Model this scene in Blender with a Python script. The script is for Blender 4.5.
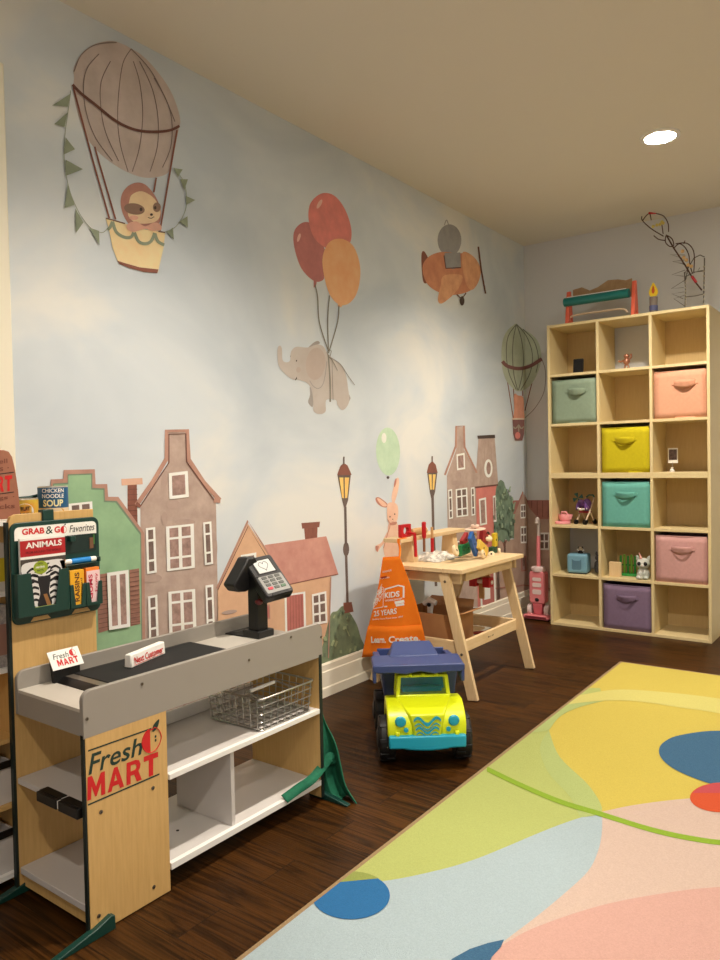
import bpy, bmesh, math, random
from mathutils import Vector, Matrix, Euler
from math import sin, cos, pi, radians
random.seed(7)
S = bpy.context.scene
for o in list(bpy.data.objects): bpy.data.objects.remove(o, do_unlink=True)
C = S.collection

# ------------------------------------------------------------------ camera
FPX = 739.81
CAM = Vector((2.0621, 0.0, 1.0226))
RIGHT = Vector((0.8020865, 0.59688084, -0.01976131)); UP = Vector((0.00114591, 0.03155126, 0.99950148)); FWD = Vector((-0.59720677, 0.80170929, -0.02462287))
cd = bpy.data.cameras.new('camera'); cam = bpy.data.objects.new('camera', cd); C.objects.link(cam)
cd.sensor_fit = 'VERTICAL'; cd.sensor_height = 36; cd.sensor_width = 27; cd.lens = FPX/960*36; cd.clip_start = .02
m4 = Matrix((RIGHT, UP, -FWD)).transposed().to_4x4(); m4.translation = CAM; cam.matrix_world = m4
S.camera = cam
# ------------------------------------------------------------------ world, light, exposure
w = bpy.data.worlds.new('world'); S.world = w; w.use_nodes = True
w.node_tree.nodes['Background'].inputs[0].default_value = (1, .92, .82, 1)
w.node_tree.nodes['Background'].inputs[1].default_value = .12
S.view_settings.view_transform = 'Standard'; S.view_settings.look = 'None'; S.view_settings.gamma = 1; S.view_settings.use_curve_mapping = False
S.view_settings.exposure = 2.26
YB, ZC = 4.6416, 2.4334          # back wall, ceiling
XR, YF = 4.3, -1.6               # right wall, open end behind the camera
DOWNLIGHTS = [(1.176, 3.456, .95), (1.176, 1.5, .95), (2.35, -.2, .6), (3.3, 3.456, .45), (3.3, 1.5, .6)]
LAMP_W = 46; LAMP_COL = (1, .892, .765)
for i, (x, y, k) in enumerate(DOWNLIGHTS):
    ld = bpy.data.lights.new('downlight', 'SPOT'); ld.energy = LAMP_W*k; ld.color = LAMP_COL; ld.spot_size = radians(138); ld.spot_blend = .75; ld.shadow_soft_size = .05
    lo = bpy.data.objects.new('downlight', ld); lo.location = (x, y, ZC-.012); C.objects.link(lo)

# ------------------------------------------------------------------ helpers
def lin(c): return tuple(((v/255)/12.92 if v/255 <= .04045 else ((v/255+.055)/1.055)**2.4) for v in c)
MATS = {}
def mat(name, rgb, rough=.55, metal=0, alt=None, scale=20, stretch=(1,1,1), bump=0, bscale=None, emit=0, trans=0, detail=4, k=1.0, spread=.22, coat=0, alpha=1):
    """rgb / alt in sRGB 0-255; alt mixes in with a noise pattern of the given scale"""
    if name in MATS: return MATS[name]
    m = bpy.data.materials.new(name); m.use_nodes = True; MATS[name] = m
    nt = m.node_tree; b = nt.nodes['Principled BSDF']
    c = tuple(min(.95, v*k) for v in lin(rgb)) + (1,)
    b.inputs['Base Color'].default_value = c
    b.inputs['Roughness'].default_value = rough; b.inputs['Metallic'].default_value = metal
    if coat: b.inputs['Coat Weight'].default_value = coat
    if trans: b.inputs['Transmission Weight'].default_value = trans
    if alpha < 1: b.inputs['Alpha'].default_value = alpha
    if emit: b.inputs['Emission Color'].default_value = c; b.inputs['Emission Strength'].default_value = emit
    if alt or bump:
        tc = nt.nodes.new('ShaderNodeTexCoord'); mp = nt.nodes.new('ShaderNodeMapping'); mp.inputs['Scale'].default_value = stretch
        nt.links.new(tc.outputs['Object'], mp.inputs['Vector'])
    if alt:
        n = nt.nodes.new('ShaderNodeTexNoise'); n.inputs['Scale'].default_value = scale; n.inputs['Detail'].default_value = detail; n.inputs['Roughness'].default_value = .6
        nt.links.new(mp.outputs[0], n.inputs['Vector'])
        r = nt.nodes.new('ShaderNodeValToRGB'); r.color_ramp.elements[0].position = .5-spread; r.color_ramp.elements[1].position = .5+spread
        r.color_ramp.elements[0].color = c; r.color_ramp.elements[1].color = tuple(min(.95, v*k) for v in lin(alt)) + (1,)
        nt.links.new(n.outputs['Fac'], r.inputs[0]); nt.links.new(r.outputs[0], b.inputs['Base Color'])
    if bump:
        n2 = nt.nodes.new('ShaderNodeTexNoise'); n2.inputs['Scale'].default_value = bscale or scale; n2.inputs['Detail'].default_value = 3
        nt.links.new(mp.outputs[0], n2.inputs['Vector'])
        bp = nt.nodes.new('ShaderNodeBump'); bp.inputs['Strength'].default_value = bump; bp.inputs['Distance'].default_value = .004
        nt.links.new(n2.outputs['Fac'], bp.inputs['Height']); nt.links.new(bp.outputs[0], b.inputs['Normal'])
    return m
WM = {}
def tag(o, label=None, cat=None, group=None, kind=None):
    if label: o['label'] = label
    if cat: o['category'] = cat
    if group: o['group'] = group
    if kind: o['kind'] = kind
    return o
def thing(name, label, cat, loc=(0,0,0), rotz=0, group=None):
    o = bpy.data.objects.new(name, None); C.objects.link(o); o.empty_display_size = .05
    o.location = loc; o.rotation_euler = (0, 0, rotz)
    WM[o] = Matrix.Translation(loc) @ Matrix.Rotation(rotz, 4, 'Z')
    return tag(o, label, cat, group)
def dup(root, loc=None, rotz=None, label=None):
    r = root.copy(); C.objects.link(r)
    if loc is not None: r.location = loc
    if rotz is not None: r.rotation_euler = (0, 0, rotz)
    if label: r['label'] = label
    for ch in list(root.children):
        c = ch.copy(); C.objects.link(c); c.parent = r
        for g in list(ch.children):
            d = g.copy(); C.objects.link(d); d.parent = c
    return r
def T(x=0, y=0, z=0): return Matrix.Translation((x, y, z))
def Rx(a): return Matrix.Rotation(a, 4, 'X')
def Ry(a): return Matrix.Rotation(a, 4, 'Y')
def Rz(a): return Matrix.Rotation(a, 4, 'Z')
def basis(o, u, v, n=None):
    u = Vector(u); v = Vector(v); n = Vector(n) if n else u.cross(v).normalized()
    m = Matrix((u, v, n)).transposed().to_4x4(); m.translation = o; return m
def smooth(pts, closed=True, k=5):
    """Catmull-Rom through the points"""
    n = len(pts); out = []; P = [Vector(p) for p in pts]
    for i in range(n if closed else n-1):
        if closed: a, b, c, d = P[i-1], P[i], P[(i+1) % n], P[(i+2) % n]
        else: a, b, c, d = P[max(i-1, 0)], P[i], P[i+1], P[min(i+2, n-1)]
        for j in range(k):
            t = j/k
            out.append(.5*((2*b)+(c-a)*t+(2*a-5*b+4*c-d)*t*t+(3*b-a-3*c+d)*t**3))
    if not closed: out.append(P[-1])
    return [tuple(p) for p in out]
class MB:
    def __init__(s): s.v = []; s.f = []; s.mi = []; s.mats = []; s.flat = False
    def m(s, mt):
        if mt not in s.mats: s.mats.append(mt)
        return s.mats.index(mt)
    def add(s, vs, fs, mt, M=None):
        b = len(s.v); k = s.m(mt)
        s.v += [tuple(M @ Vector(v)) if M else tuple(v) for v in vs]
        for f in fs: s.f.append([b+i for i in f]); s.mi.append(k)
        return s
    def box(s, x0, x1, y0, y1, z0, z1, mt, M=None):
        return s.add([(x0,y0,z0),(x1,y0,z0),(x1,y1,z0),(x0,y1,z0),(x0,y0,z1),(x1,y0,z1),(x1,y1,z1),(x0,y1,z1)],
              [(0,3,2,1),(4,5,6,7),(0,1,5,4),(1,2,6,5),(2,3,7,6),(3,0,4,7)], mt, M)
    def cbox(s, c, d, mt, M=None): return s.box(c[0]-d[0]/2, c[0]+d[0]/2, c[1]-d[1]/2, c[1]+d[1]/2, c[2]-d[2]/2, c[2]+d[2]/2, mt, M)
    def beam(s, a, b, wd, th, mt, side=(0,0,1)):
        """rectangular bar from a to b; wd measured along side, th across it"""
        a = Vector(a); b = Vector(b); d = (b-a); L = d.length; d.normalize(); sd = Vector(side); sd = (sd-d*sd.dot(d)).normalized(); t = d.cross(sd)
        return s.box(-wd/2, wd/2, -th/2, th/2, 0, L, mt, basis(a, sd, t, d))
    def prism(s, poly, z0, z1, mt, M=None):
        n = len(poly)
        return s.add([(p[0],p[1],z0) for p in poly]+[(p[0],p[1],z1) for p in poly],
              [tuple(range(n))[::-1], tuple(range(n,2*n))]+[(i,(i+1)%n,n+(i+1)%n,n+i) for i in range(n)], mt, M)
    def poly(s, pts, mt, M=None): return s.add(pts, [tuple(range(len(pts)))], mt, M)
    def tube(s, pts, r, mt, n=8, closed=False, M=None):
        P = [Vector(p) for p in pts]; N = len(P); rr = r if isinstance(r, (list, tuple)) else [r]*N
        vs = []; prev = None
        for i in range(N):
            if closed: t = P[(i+1) % N]-P[i-1]
            else: t = P[min(i+1, N-1)]-P[max(i-1, 0)]
            t.normalize()
            if prev is None: a = t.orthogonal().normalized()
            else: a = (prev-t*prev.dot(t)).normalized()
            prev = a; b = t.cross(a)
            vs += [tuple(P[i]+(a*cos(2*pi*j/n)+b*sin(2*pi*j/n))*rr[i]) for j in range(n)]
        fs = []
        for i in range(N if closed else N-1):
            k = (i+1) % N
            fs += [(i*n+j, i*n+(j+1) % n, k*n+(j+1) % n, k*n+j) for j in range(n)]
        if not closed: fs += [tuple(range(n))[::-1], tuple((N-1)*n+j for j in range(n))]
        return s.add(vs, fs, mt, M)
    def lathe(s, prof, mt, M=None, n=24, sx=1, sy=1):
        vs = []; fs = []
        for r, z in prof: vs += [(max(r,1e-5)*cos(2*pi*j/n)*sx, max(r,1e-5)*sin(2*pi*j/n)*sy, z) for j in range(n)]
        for i in range(len(prof)-1): fs += [(i*n+j, i*n+(j+1) % n, (i+1)*n+(j+1) % n, (i+1)*n+j) for j in range(n)]
        fs += [tuple(range(n))[::-1], tuple((len(prof)-1)*n+j for j in range(n))]
        return s.add(vs, fs, mt, M)
    def cyl(s, a, b, r, mt, n=20): return s.tube([a, b], r, mt, n)
    def ball(s, c, r, mt, n=16, M=None):
        if not isinstance(r, (list, tuple)): r = (r, r, r)
        h = n//2
        return s.lathe([(sin(pi*i/h), -cos(pi*i/h)) for i in range(h+1)], mt, (M or Matrix())@T(*c)@Matrix.Diagonal((*r, 1)), n)
    def surf(s, fn, nu, nv, mt, M=None):
        vs = [fn(i/nu, j/nv) for j in range(nv+1) for i in range(nu+1)]
        fs = [(j*(nu+1)+i, j*(nu+1)+i+1, (j+1)*(nu+1)+i+1, (j+1)*(nu+1)+i) for j in range(nv) for i in range(nu)]
        return s.add(vs, fs, mt, M)
    def text(s, t, M, w, h, mt, bold=0, shear=0, align='fit', sp=1.0):
        """lettering filling a w x h box (lower left corner at M's origin, in M's xy plane)"""
        cu = bpy.data.curves.new('t', 'FONT'); cu.body = t; cu.size = 1; cu.offset = bold; cu.shear = shear; cu.space_character = sp; cu.resolution_u = 3
        ob = bpy.data.objects.new('t', cu); C.objects.link(ob); bpy.context.view_layer.update()
        me = ob.evaluated_get(bpy.context.evaluated_depsgraph_get()).to_mesh()
        vs = [v.co.copy() for v in me.vertices]; fs = [tuple(p.vertices) for p in me.polygons]
        x0 = min(v.x for v in vs); x1 = max(v.x for v in vs); y0 = min(v.y for v in vs); y1 = max(v.y for v in vs)
        sx = w/(x1-x0); sy = h/(y1-y0)
        s.add([((v.x-x0)*sx, (v.y-y0)*sy, 0) for v in vs], fs, mt, M)
        bpy.data.objects.remove(ob, do_unlink=True); bpy.data.curves.remove(cu)
        return s
    def build(s, name, parent=None, world=False, ang=35, bevel=0, seg=2, solid=0, sub=0, recalc=True):
        me = bpy.data.meshes.new(name)
        v = s.v
        if world and parent is not None:
            p = parent
            while p.parent: p = p.parent
            I = WM[p].inverted(); v = [tuple(I @ Vector(q)) for q in v]
        me.from_pydata(v, [], s.f)
        for mt in s.mats: me.materials.append(mt)
        me.polygons.foreach_set('material_index', s.mi)
        if recalc and not s.flat:
            bm = bmesh.new(); bm.from_mesh(me); bmesh.ops.recalc_face_normals(bm, faces=bm.faces); bm.to_mesh(me); bm.free()
        me.polygons.foreach_set('use_smooth', [True]*len(me.polygons)); me.set_sharp_from_angle(angle=radians(ang)); me.update()
        o = bpy.data.objects.new(name, me); C.objects.link(o)
        if parent is not None: o.parent = parent
        if solid: md = o.modifiers.new('solid', 'SOLIDIFY'); md.thickness = solid; md.offset = 0
        if sub: md = o.modifiers.new('sub', 'SUBSURF'); md.levels = sub; md.render_levels = sub
        if bevel: md = o.modifiers.new('bevel', 'BEVEL'); md.width = bevel; md.segments = seg; md.limit_method = 'ANGLE'; md.angle_limit = radians(40)
        return o
def struct(mb, name, parent=None, **k):
    o = mb.build(name, parent, **k)
    if parent is None: o['kind'] = 'structure'
    return o

# pixel of the 720x960 frame -> point on a real plane (axis 0/1/2 = x/y/z held at val)
def at(px, py, ax, val):
    d = RIGHT*((px-360)/FPX)-UP*((py-480)/FPX)+FWD
    return CAM+d*((val-CAM[ax])/d[ax])
def proj(P):
    d = Vector(P)-CAM; z = d.dot(FWD); return (360+FPX*d.dot(RIGHT)/z, 480-FPX*d.dot(UP)/z)
# ------------------------------------------------------------------ room shell
def plank_floor():
    m = bpy.data.materials.new('dark_oak_planks'); m.use_nodes = True; nt = m.node_tree; b = nt.nodes['Principled BSDF']; L = nt.links.new
    tc = nt.nodes.new('ShaderNodeTexCoord')
    br = nt.nodes.new('ShaderNodeTexBrick'); br.inputs['Scale'].default_value = 1; br.inputs['Brick Width'].default_value = 1.25; br.inputs['Row Height'].default_value = .127
    br.inputs['Mortar Size'].default_value = .0012; br.inputs['Mortar Smooth'].default_value = .1; br.inputs['Bias'].default_value = 0; br.offset = .37
    br.inputs['Color1'].default_value = (0,0,0,1); br.inputs['Color2'].default_value = (1,1,1,1); br.inputs['Mortar'].default_value = (.5,.5,.5,1)
    L(tc.outputs['Object'], br.inputs['Vector'])
    # per plank shift of the grain
    sep = nt.nodes.new('ShaderNodeVectorMath'); sep.operation = 'MULTIPLY_ADD'; sep.inputs[1].default_value = (3.1, 1.7, 5.3)
    L(br.outputs['Color'], sep.inputs[0]); L(tc.outputs['Object'], sep.inputs[2])
    mp = nt.nodes.new('ShaderNodeMapping'); mp.inputs['Scale'].default_value = (.75, 11, 1); L(sep.outputs[0], mp.inputs['Vector'])
    n1 = nt.nodes.new('ShaderNodeTexNoise'); n1.inputs['Scale'].default_value = 1.6; n1.inputs['Detail'].default_value = 3; n1.inputs['Distortion'].default_value = .6; L(mp.outputs[0], n1.inputs['Vector'])
    mu = nt.nodes.new('ShaderNodeMath'); mu.operation = 'MULTIPLY'; mu.inputs[1].default_value = 7; L(n1.outputs['Fac'], mu.inputs[0])
    fr = nt.nodes.new('ShaderNodeMath'); fr.operation = 'PINGPONG'; fr.inputs[1].default_value = .5; L(mu.outputs[0], fr.inputs[0])
    mp2 = nt.nodes.new('ShaderNodeMapping'); mp2.inputs['Scale'].default_value = (2.2, 120, 1); L(sep.outputs[0], mp2.inputs['Vector'])
    n2 = nt.nodes.new('ShaderNodeTexNoise'); n2.inputs['Scale'].default_value = 2; n2.inputs['Detail'].default_value = 4; L(mp2.outputs[0], n2.inputs['Vector'])
    r1 = nt.nodes.new('ShaderNodeValToRGB'); e = r1.color_ramp.elements; e[0].position = .0; e[0].color = (.021, .0080, .0011, 1); e[1].position = .32; e[1].color = (.060, .0235, .0045, 1)
    L(fr.outputs[0], r1.inputs[0])
    mx = nt.nodes.new('ShaderNodeMix'); mx.data_type = 'RGBA'; mx.blend_type = 'MULTIPLY'; mx.inputs[0].default_value = .6
    r2 = nt.nodes.new('ShaderNodeValToRGB'); r2.color_ramp.elements[0].position = .3; r2.color_ramp.elements[0].color = (.5,.5,.5,1); r2.color_ramp.elements[1].position = .65; r2.color_ramp.elements[1].color = (1.25,1.2,1.15,1)
    L(n2.outputs['Fac'], r2.inputs[0]); L(r1.outputs[0], mx.inputs[6]); L(r2.outputs[0], mx.inputs[7])
    mx2 = nt.nodes.new('ShaderNodeMix'); mx2.data_type = 'RGBA'; mx2.blend_type = 'MULTIPLY'; mx2.inputs[0].default_value = 1
    r3 = nt.nodes.new('ShaderNodeValToRGB'); r3.color_ramp.elements[0].color = (.72,.7,.68,1); r3.color_ramp.elements[1].color = (1.15,1.1,1.05,1); L(br.outputs['Color'], r3.inputs[0])
    L(mx.outputs[2], mx2.inputs[6]); L(r3.outputs[0], mx2.inputs[7])
    mx3 = nt.nodes.new('ShaderNodeMix'); mx3.data_type = 'RGBA'; L(br.outputs['Fac'], mx3.inputs[0]); L(mx2.outputs[2], mx3.inputs[6]); mx3.inputs[7].default_value = (.012,.006,.003,1)
    L(mx3.outputs[2], b.inputs['Base Color'])
    b.inputs['Roughness'].default_value = .42; b.inputs['Specular IOR Level'].default_value = .16
    bp = nt.nodes.new('ShaderNodeBump'); bp.inputs['Strength'].default_value = .25; bp.inputs['Distance'].default_value = .002; L(n2.outputs['Fac'], bp.inputs['Height']); L(bp.outputs[0], b.inputs['Normal'])
    return m
def sky_paper():
    m = bpy.data.materials.new('painted_sky_wallpaper'); m.use_nodes = True; nt = m.node_tree; b = nt.nodes['Principled BSDF']; L = nt.links.new
    tc = nt.nodes.new('ShaderNodeTexCoord'); mp = nt.nodes.new('ShaderNodeMapping'); mp.inputs['Scale'].default_value = (1, 1, 1.5); L(tc.outputs['Object'], mp.inputs['Vector'])
    n = nt.nodes.new('ShaderNodeTexNoise'); n.inputs['Scale'].default_value = 1.3; n.inputs['Detail'].default_value = 4; n.inputs['Roughness'].default_value = .5; n.inputs['Distortion'].default_value = .5; L(mp.outputs[0], n.inputs['Vector'])
    r = nt.nodes.new('ShaderNodeValToRGB'); e = r.color_ramp.elements
    e[0].position = .34; e[0].color = (.54, .61, .68, 1); e[1].position = .52; e[1].color = (.65, .71, .76, 1); x = e.new(.66); x.color = (.78, .79, .77, 1)
    L(n.outputs['Fac'], r.inputs[0]); L(r.outputs[0], b.inputs['Base Color']); b.inputs['Roughness'].default_value = .75
    return m
M_FLOOR = plank_floor(); M_SKY = sky_paper()
M_CEIL = mat('ceiling_paint', (226, 220, 208), .8); M_GREY = mat('grey_wall_paint', (214, 214, 215), .75)
M_TRIM = mat('cream_trim_paint', (240, 234, 215), .35)
M_WHITE = mat('white_plastic', (238, 236, 232), .35); M_LENS = mat('lamp_lens', (255, 246, 230), .4, emit=30)
struct(MB().box(-.05, XR+.05, YF, YB+.05, -.06, 0, M_FLOOR), 'floor')
struct(MB().box(-.05, XR+.05, YF, YB+.05, ZC, ZC+.06, M_CEIL), 'ceiling')
WALL_L = struct(MB().box(-.08, 0, YF, YB, 0, ZC, M_SKY), 'wall_left')
WALL_B = struct(MB().box(-.08, XR, YB, YB+.08, 0, ZC, M_GREY), 'wall_back')
struct(MB().box(XR, XR+.08, YF, YB, 0, ZC, M_GREY), 'wall_right')
BPROF = [(0,0),(.017,0),(.017,.038),(.013,.043),(.013,.108),(.009,.112),(.009,.138),(.004,.145),(0,.145)]
struct(MB().prism([(x, z) for x, z in BPROF], 1.106, YB-.001, M_TRIM, basis((0,0,0),(1,0,0),(0,0,1),(0,1,0))), 'baseboard_left', ang=20)
struct(MB().prism([(x, z) for x, z in BPROF], -XR, -.018, M_TRIM, basis((0,YB,0),(0,-1,0),(0,0,1),(-1,0,0))), 'baseboard_back', ang=20)
# door with its casing at the left end of the mural wall
dc = MB(); dc.box(0, .022, 1.01, 1.105, 0, 2.16, M_TRIM); dc.box(0, .022, .0, .095, 0, 2.16, M_TRIM); dc.box(0, .022, .095, 1.01, 2.065, 2.16, M_TRIM)
D = MB().box(0, .008, .1, 1.0, .01, 2.06, M_TRIM)
D = struct(D, 'door_1'); 
struct(dc, 'door_casing', D, bevel=.004)
dp = MB()
for z0, z1 in ((.2, .95), (1.25, 1.93)): dp.box(.008, .014, .2, .9, z0, z1, M_TRIM)
struct(dp, 'door_panel', D, bevel=.004)
struct(MB().ball((.06, .17, 1.0), .027, mat('brass', (190,160,90), .3, 1)).cyl((.008,.17,1.0),(.06,.17,1.0),.01,MATS['brass']), 'door_knob', D)
# recessed ceiling lamps
LAMPNAMES = ['glowing round recessed downlight in the ceiling above the cube shelves', 'round recessed downlight in the ceiling above the toy shop counter', 'round recessed downlight in the ceiling near the open end of the room', 'round recessed downlight far to the right in front of the back wall', 'round recessed downlight on the right over the rug']
for (x, y, k), lb in zip(DOWNLIGHTS, LAMPNAMES):
    t = thing('recessed_downlight', lb, 'ceiling light', (x, y, ZC))
    MB().lathe([(.062,0),(.085,0),(.084,-.006),(.066,-.009),(.062,-.004)], M_WHITE, n=40).build('trim_ring', t)
    MB().lathe([(0,-.002),(.062,-.002),(.061,-.006),(0,-.007)], M_LENS, n=40).build('lens', t)
# ------------------------------------------------------------------ mural: painted motifs on the wallpaper
KM = 1.4; INKY = {'pane','pane_pink','ink','iron','umber','dark_umber','lamp_glass','brick','grey_line','string'}
def wc(name, a, b=None, sc=14, k=KM, wash=.10):
    """watercolour: a and b washed out with the white of the paper"""
    b = b or tuple(v*.88 for v in a)
    if name in INKY: wash = .02
    f = lambda c: tuple(255*(1.055*(min(.9, v*k)*(1-wash)+.75*wash)**(1/2.4)-.055) for v in lin(c))
    return mat('paint_'+name, f(a), .8, alt=f(b), scale=sc, detail=5)
def clip(poly, f):
    out = []
    for i in range(len(poly)):
        a, b = poly[i-1], poly[i]; fa, fb = f(a), f(b)
        if (fa >= 0) != (fb >= 0): t = fa/(fa-fb); out.append((a[0]+(b[0]-a[0])*t, a[1]+(b[1]-a[1])*t))
        if fb >= 0: out.append(b)
    return out
CT, CB = proj((0, YB, ZC)), proj((0, YB, 0))
def cornerx(y): return CT[0]+(CB[0]-CT[0])*(y-CT[1])/(CB[1]-CT[1])
class Motif:
    def __init__(s, z=None): s.L = MB(); s.B = MB(); s.n = 0; s.L.flat = s.B.flat = True; s.z = z
    def q(s, p):
        if s.z: x0, y0, k = s.z; return (x0+p[0]/k, y0+p[1]/k)
        return (p[0], p[1])
    def raw(s, pts, mt):
        off = .0006+.00022*s.n
        a = clip(pts, lambda p: cornerx(p[1])-p[0]); b = clip(pts, lambda p: p[0]-cornerx(p[1]))
        def cl(P): # drop repeats
            o = []
            for p in P:
                if not o or abs(p.x-o[-1].x)+abs(p.y-o[-1].y)+abs(p.z-o[-1].z) > 1e-6: o.append(p)
            return o
        if len(a) > 2:
            P = cl([at(x, y, 0, off) for x, y in a]); P = [Vector((p.x, min(p.y, YB), max(p.z, .01))) for p in P]
            if len(P) > 2: s.L.poly(P, mt)
        if len(b) > 2:
            P = cl([at(x, y, 1, YB-off) for x, y in b]); P = [Vector((max(p.x,0), p.y, max(p.z, .01))) for p in P]
            if len(P) > 2: s.B.poly(P, mt)
    def P(s, pts, mt, sm=False):
        pts = [s.q(p) for p in pts]
        if sm: pts = smooth(pts)
        s.raw(pts, mt); s.n += 1; return s
    def E(s, c, rx, ry, mt, rot=0):
        return s.P([(c[0]+rx*cos(a)*cos(rot)-ry*sin(a)*sin(rot), c[1]+rx*cos(a)*sin(rot)+ry*sin(a)*cos(rot)) for a in [2*pi*i/28 for i in range(28)]], mt)
    def Ln(s, pts, wd, mt, sm=True):
        pts = [s.q(p) for p in pts]; k = s.z[2] if s.z else 1; wd = wd/k
        if sm and len(pts) > 2: pts = smooth(pts, False)
        V = [Vector(p) for p in pts]; N = []
        for i in range(len(V)):
            t = (V[min(i+1, len(V)-1)]-V[max(i-1, 0)]).normalized(); N.append(Vector((-t.y, t.x)))
        for i in range(len(V)-1):
            a, b = V[i]+N[i]*wd/2, V[i+1]+N[i+1]*wd/2; c, d = V[i+1]-N[i+1]*wd/2, V[i]-N[i]*wd/2
            s.raw([tuple(a), tuple(b), tuple(c), tuple(d)], mt)
        s.n += 1; return s
    def win(s, qd, nx, ny, fr, pane, bx=.1, by=.05, fy=None):
        a, b, c, d = [Vector(p) for p in qd]
        s.P(qd, fr)
        def bl(u, v): p = (a*(1-u)+b*u)*(1-v)+(d*(1-u)+c*u)*v; return (p.x, p.y)
        ys = fy or [j/ny for j in range(ny+1)]
        for i in range(nx):
            for j in range(ny):
                u0, u1 = i/nx+bx/(1 if i == 0 else 2), (i+1)/nx-bx/(1 if i == nx-1 else 2); v0, v1 = ys[j]+by/(1 if j == 0 else 2), ys[j+1]-by/(1 if j == ny-1 else 2)
                pts = [s.q(bl(u, v)) for u, v in ((u0,v0),(u1,v0),(u1,v1),(u0,v1))]; s.raw(pts, pane)
        s.n += 1; return s
    def done(s, name, label):
        for mb, w_ in ((s.L, WALL_L), (s.B, WALL_B)):
            if mb.f: o = mb.build(name, w_, recalc=False); o['label'] = label
BR = wc('umber', (122, 72, 58)); BRD = wc('dark_umber', (96, 58, 48)); TAUPE = wc('taupe', (168, 146, 134), (140, 116, 104)); WHT = wc('white', (236, 231, 220), (222, 214, 200)); PANE = wc('pane', (118, 96, 88), (80, 64, 58), 40)
PANE2 = wc('pane_pink', (160, 130, 122), (112, 88, 80), 40)
GRB = wc('grey_balloon', (150, 138, 134), (132, 120, 115), 9, 2.0); GRL = wc('grey_line', (116, 102, 98)); CREAM = wc('cream', (226, 196, 150), (212, 178, 128)); SAGE = wc('sage', (122, 132, 108), (100, 112, 90)); SLOTH = wc('sloth', (164, 108, 92), (140, 88, 74)); FACE = wc('face', (222, 186, 146)); MASK = wc('mask', (122, 88, 66)); DARK = wc('ink', (62, 48, 42)); ROSE = wc('rose', (204, 150, 128))
z = Motif((50, 30, 4.8))
z.P([(115,230),(115,180),(150,115),(210,70),(290,52),(350,68),(390,90),(440,120),(500,180),(560,260),(600,340),(625,430),(615,490),(590,610),(570,680),(520,705),(450,708),(390,690),(330,660),(260,610),(200,550),(160,480),(130,390),(112,300)], GRB, True)
for l in ([(390,90),(350,160),(330,300),(325,440),(340,560),(375,680)], [(400,150),(430,250),(445,400),(430,560),(395,680)], [(430,150),(490,280),(518,420),(515,560),(480,680)], [(290,150),(245,250),(245,380),(270,500),(330,630)], [(235,115),(180,180),(160,270),(175,400),(220,520),(300,630)], [(500,230),(560,340),(585,440),(580,560),(540,660)], [(390,90),(480,190),(550,320),(600,440)], [(115,200),(150,120),(220,70),(320,60)]): z.Ln(l, 4.5, GRL)
z.Ln([(112,275),(225,700),(285,856)][:2], 7, BR, False)
for l, wd in (([(112,275),(205,624),(285,904)], 8), ([(215,560),(232,624),(315,909)], 8), ([(610,480),(528,964)], 8), ([(510,709),(498,779)], 8)): z.Ln(l, wd, BR, False)
z.Ln([(108,262),(150,305),(220,360),(300,425),(370,465),(440,485),(520,488),(580,480),(622,460)], 13, BRD)
o_ = 624
for l in ([(100,290),(85,400),(72,500),(68,600),(72,654),(85,734),(110,814),(150,894),(200,954),(250,972),(275,954)], [(595,664),(640,724),(655,794),(650,864),(620,924),(590,954),(553,969)]): z.Ln(l, 3, SAGE)
for t3 in ([(100,305),(10,362),(85,368)],[(85,395),(20,452),(70,465)],[(75,515),(120,572),(68,597)],[(75,622),(158,668),(75,700)],[(85,739),(118,839),(70,854)],[(122,856),(160,924),(125,974)],[(190,949),(235,964),(238,1034)],
    [(592,662),(637,669),(615,704)],[(625,716),(662,716),(645,769)],[(652,796),(697,816),(655,839)],[(660,894),(662,949),(620,919)],[(590,949),(595,1006),(560,969)]): z.P(t3, SAGE)
z.done('balloon_painting', 'grey striped balloon with green pennant bunting painted high on the wall')
z = Motif((50, 160, 4.8))
z.P([(340,220),(345,165),(375,125),(420,108),(460,120),(500,165),(525,215),(533,260),(520,310),(470,325),(400,325),(360,280)], SLOTH, True)
z.P([(380,200),(395,165),(440,150),(490,175),(520,215),(530,255),(515,290),(470,305),(410,300),(375,265)], FACE, True)
z.E((405,235), 50, 27, MASK, .15).E((513,227), 19, 23, MASK).E((437,237), 7, 9, DARK).E((505,229), 6, 8, DARK).E((487,262), 7, 6, DARK).E((402,277), 22, 11, ROSE)
z.Ln([(470,275),(485,280),(500,272)], 3, DARK)
z.P([(268,280),(300,288),(360,305),(440,330),(553,348),(545,420),(518,540),(470,538),(400,522),(325,485),(300,420),(285,340)], CREAM)
z.P([(322,483),(360,495),(430,515),(520,525),(515,543),(450,537),(380,518),(335,500)], BR)
z.Ln([(268,280),(300,288),(360,305)], 6, BRD); z.Ln([(520,343),(553,348)], 6, BRD)
for l in ([(277,335),(290,320),(300,295)], [(300,295),(318,345),(355,370),(388,370),(402,348)], [(405,348),(425,390),(455,402),(485,390),(503,350)], [(503,352),(518,390),(548,408)]): z.Ln(l, 15, SAGE)
z.P([(370,330),(375,305),(415,295),(455,318),(500,300),(530,310),(533,335),(490,340),(455,330),(400,345)], ROSE, True)
z.done('sloth_painting', 'painted sloth leaning out of a cream balloon basket with green swags')
RED1 = wc('balloon_plum', (158, 88, 84), (138, 72, 70), k=1.7); RED2 = wc('balloon_red', (184, 98, 90), (160, 84, 78), k=1.8); ORG = wc('balloon_orange', (208, 152, 104), (194, 132, 84), k=1.6); STR = wc('string', (120, 116, 108)); ELE = wc('elephant', (186, 178, 172), (174, 162, 154), 9, 1.15); ELD = wc('elephant_shade', (142, 136, 132)); EAR = wc('elephant_ear', (184, 168, 158), (176, 158, 148), 14, 1.1)
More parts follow.
